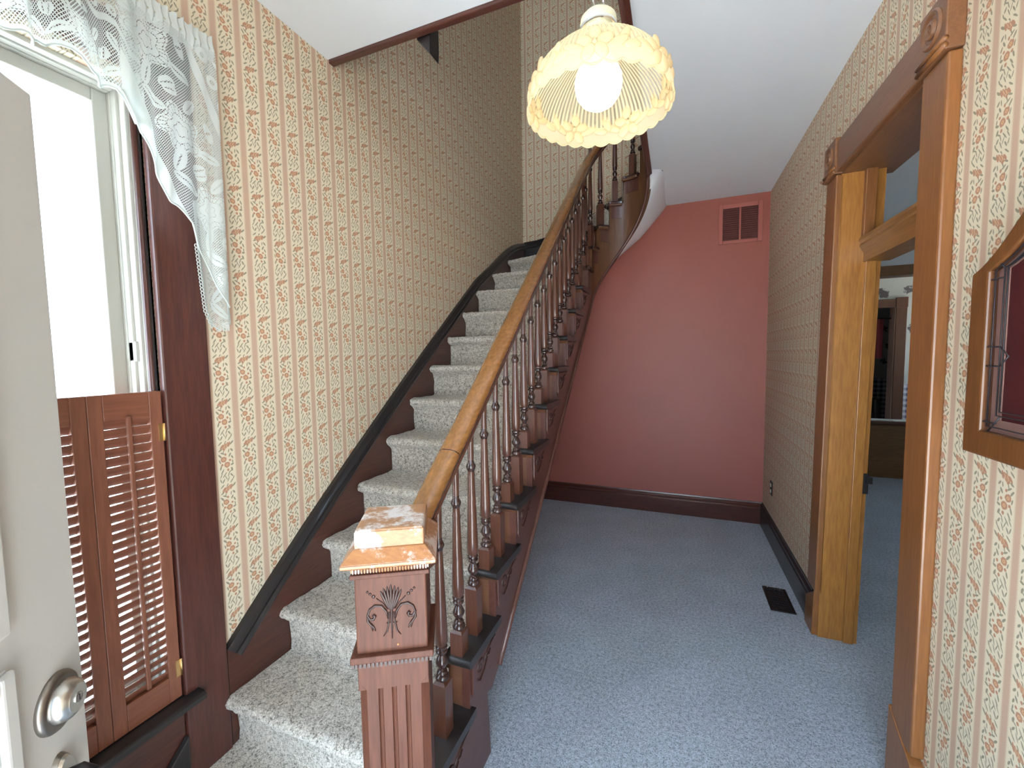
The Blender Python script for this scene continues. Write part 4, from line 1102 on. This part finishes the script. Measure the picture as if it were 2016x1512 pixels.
# ================================================================= ROOMS BEYOND
struct('wall_side', MB().box((4.6, -.36, 0), (4.72, 2.9, ZC)).box((4.6, 3.5, 0), (4.72, 7.55, ZC)).box((4.6, 8.45, 0), (4.72, 11.6, ZC)).box((4.6, 2.9, 0), (4.72, 3.5, 1.15)).box((4.6, 2.9, 2.25), (4.72, 3.5, ZC)).box((4.6, 7.55, 0), (4.72, 8.45, 1.0)).box((4.6, 7.55, 2.2), (4.72, 8.45, ZC)), MAT['floral'], 'papered outer wall of the side rooms', 'wall')
struct('wall_parting', MB().box((XR2, 6.10, 0), (1.30, 6.24, ZC)).box((3.9, 6.10, 0), (4.6, 6.24, ZC)).box((1.30, 6.10, 2.44), (3.9, 6.24, ZC)), MAT['white'], 'pale wall above the oak framed opening in the side room', 'wall')
struct('wall_inner', MB().box((XR2, YB+.16, 0), (XR2+.1, 11.6, ZC)), MAT['floral'], 'floral papered inner wall of the far room', 'wall')
# oak half wall with ledge and header
cw = structe('trim_2', 'oak panelled half wall and header framing the far opening', 'opening', (2.6, 6.1, 0))
obj('half_wall', MB().box((1.28, 6.10, 0), (3.92, 6.24, .64)), MAT['oak_x'], cw)
for z0_, z1_, t_ in ((.0, .20, .02), (.20, .24, .012), (.56, .62, .012)):
    obj('rail_board', MB().box((1.28, 6.10-t_, z0_), (3.92, 6.10, z1_)), MAT['oak_x'], cw, bevel=.004)
obj('ledge', MB().box((1.28, 6.05, .64), (3.92, 6.29, .675)), MAT['dkoak'], cw, bevel=.006)
obj('header_casing', MB().box((1.20, 6.07, 2.355), (4.0, 6.27, 2.47)), MAT['oak_x'], cw, bevel=.004)
obj('side_casing', MB().box((1.20, 6.07, .675), (1.32, 6.27, 2.355)), MAT['oak_z'], cw, bevel=.004)
obj('side_casing', MB().box((3.88, 6.07, .675), (4.0, 6.27, 2.355)), MAT['oak_z'], cw, bevel=.004)
for i, (x, y, r) in enumerate(((2.12, 6.15, .3), (2.28, 6.18, -.2), (2.47, 6.14, .12))):
    c, s_ = math.cos(r), math.sin(r); q = [(x+c*a-s_*b, y+s_*a+c*b) for a, b in ((-.1, -.07), (.1, -.07), (.1, .07), (-.1, .07))]
    tag(obj('paper_sheet', MB().prism(q, .6755, .678+.002*i, 'z'), MAT['paperwhite']), ['white sheet of paper at the left of the far oak ledge', 'white sheet of paper mid ledge in the far opening', 'white sheet of paper at the right of the far oak ledge'][i], 'paper', 'papers on the oak ledge')
# far wall with dark cased doorway
struct('wall_far', MB().box((XR2, 8.50, 0), (2.2, 8.62, ZC)).box((3.30, 8.50, 0), (4.6, 8.62, ZC)).box((2.2, 8.50, 2.2), (3.30, 8.62, ZC)), MAT['floral'], 'floral papered far wall with gingham lower part', 'wall')
d3 = structe('door_3', 'dark wood cased doorway in the far floral wall', 'doorway', (2.8, 8.5, 0))
obj('casing', MB().box((3.28, 8.465, 0), (3.42, 8.50, 2.20)), MAT['dkoak'], d3, bevel=.005)
obj('casing', MB().box((2.08, 8.465, 0), (2.22, 8.50, 2.20)), MAT['dkoak'], d3, bevel=.005)
obj('header', MB().box((2.22, 8.465, 2.19), (3.28, 8.50, 2.32)), MAT['dkoak'], d3, bevel=.005)
for xx in (2.075, 3.275): obj('corner_block', MB().box((xx, 8.458, 2.185), (xx+.15, 8.50, 2.345)), MAT['dkoak'], d3, bevel=.005)
obj('jamb', MB().box((3.268, 8.48, 0), (3.30, 8.66, 2.2)), MAT['pinkwood'], d3)
struct('wall_end', MB().box((XR2, 10.4, 0), (4.6, 10.5, ZC)), MAT['floral'], 'floral papered wall at the very end of the far room', 'wall')
# red curtain hanging in the far doorway
rows = []
for i in range(40):
    x = 2.25+.93*i/39; rows.append([(x, 8.60+.018*math.sin(x*60), z) for z in (2.02, 1.8, 1.6, 1.37)])
cu = thing('red_curtain', 'dark red short curtain seen through the far doorway', 'curtain', (2.7, 8.60, 1.37))
obj('panel', MB().grid(rows), MAT['curtain_red'], cu, smooth=True)
obj('rod', MB().tube([(2.2, 8.60, 2.025), (3.30, 8.60, 2.025)], .01, 8), MAT['dark'], cu, smooth=True)
# dark armchair behind the ledge and dried flowers on it
ch = thing('dark_armchair', 'dark upholstered high backed chair beyond the far doorway', 'chair', (2.9, 9.2, 0))
obj('seat', MB().box((2.6, 8.95, .18), (3.25, 9.6, .46)), MAT['darkstuff'], ch, bevel=.05, seg=4)
obj('backrest', MB().prism([(2.6, .4), (3.25, .4), (3.2, 1.0), (3.08, 1.08), (2.77, 1.08), (2.65, 1.0)], 9.55, 9.72, 'y'), MAT['darkstuff'], ch, bevel=.04, seg=4)
for xx in (2.52, 3.23): obj('armrest', MB().box((xx, 8.97, .30), (xx+.10, 9.6, .66)), MAT['darkstuff'], ch, bevel=.03, seg=3)
for xx in (2.64, 3.18):
    for yy in (9.0, 9.6): obj('leg', MB().lathe([(.03, 0), (.02, .02), (.028, .19)], (xx, yy, 0), 10), MAT['dkoak'], ch, smooth=True)
fl = thing('dried_flower_vase', 'brown dried flower bunch in a dark vase beyond the far doorway', 'flowers', (3.0, 9.95, 0))
obj('pedestal', MB().lathe([(.16, 0), (.16, .03), (.04, .06), (.035, .62), (.16, .66), (.16, .68)], (3.0, 9.95, 0), 18), MAT['dkoak'], fl, smooth='auto')
obj('vase', MB().lathe([(.05, .68), (.09, .76), (.10, .84), (.06, .95), (.055, 1.0), (.06, 1.02)], (3.0, 9.95, 0), 18), MAT['darkstuff'], fl, smooth=True)
for i in range(16):
    a = random.uniform(0, 2*PI); r = random.uniform(.05, .24); zt = random.uniform(1.15, 1.36)
    o = obj('stem', MB().tube([(3.0, 9.95, .98), (3+r*.5*math.cos(a), 9.95+r*.5*math.sin(a), 1.1), (3+r*math.cos(a), 9.95+r*math.sin(a), zt)], .004, 5), MAT['tan'], fl)
    obj('flower_head', MB().ellipsoid((3+r*math.cos(a), 9.95+r*math.sin(a), zt), ((.05, 0, 0), (0, .05, 0), (0, 0, .035)), 7, 5), MAT['tan'], o)
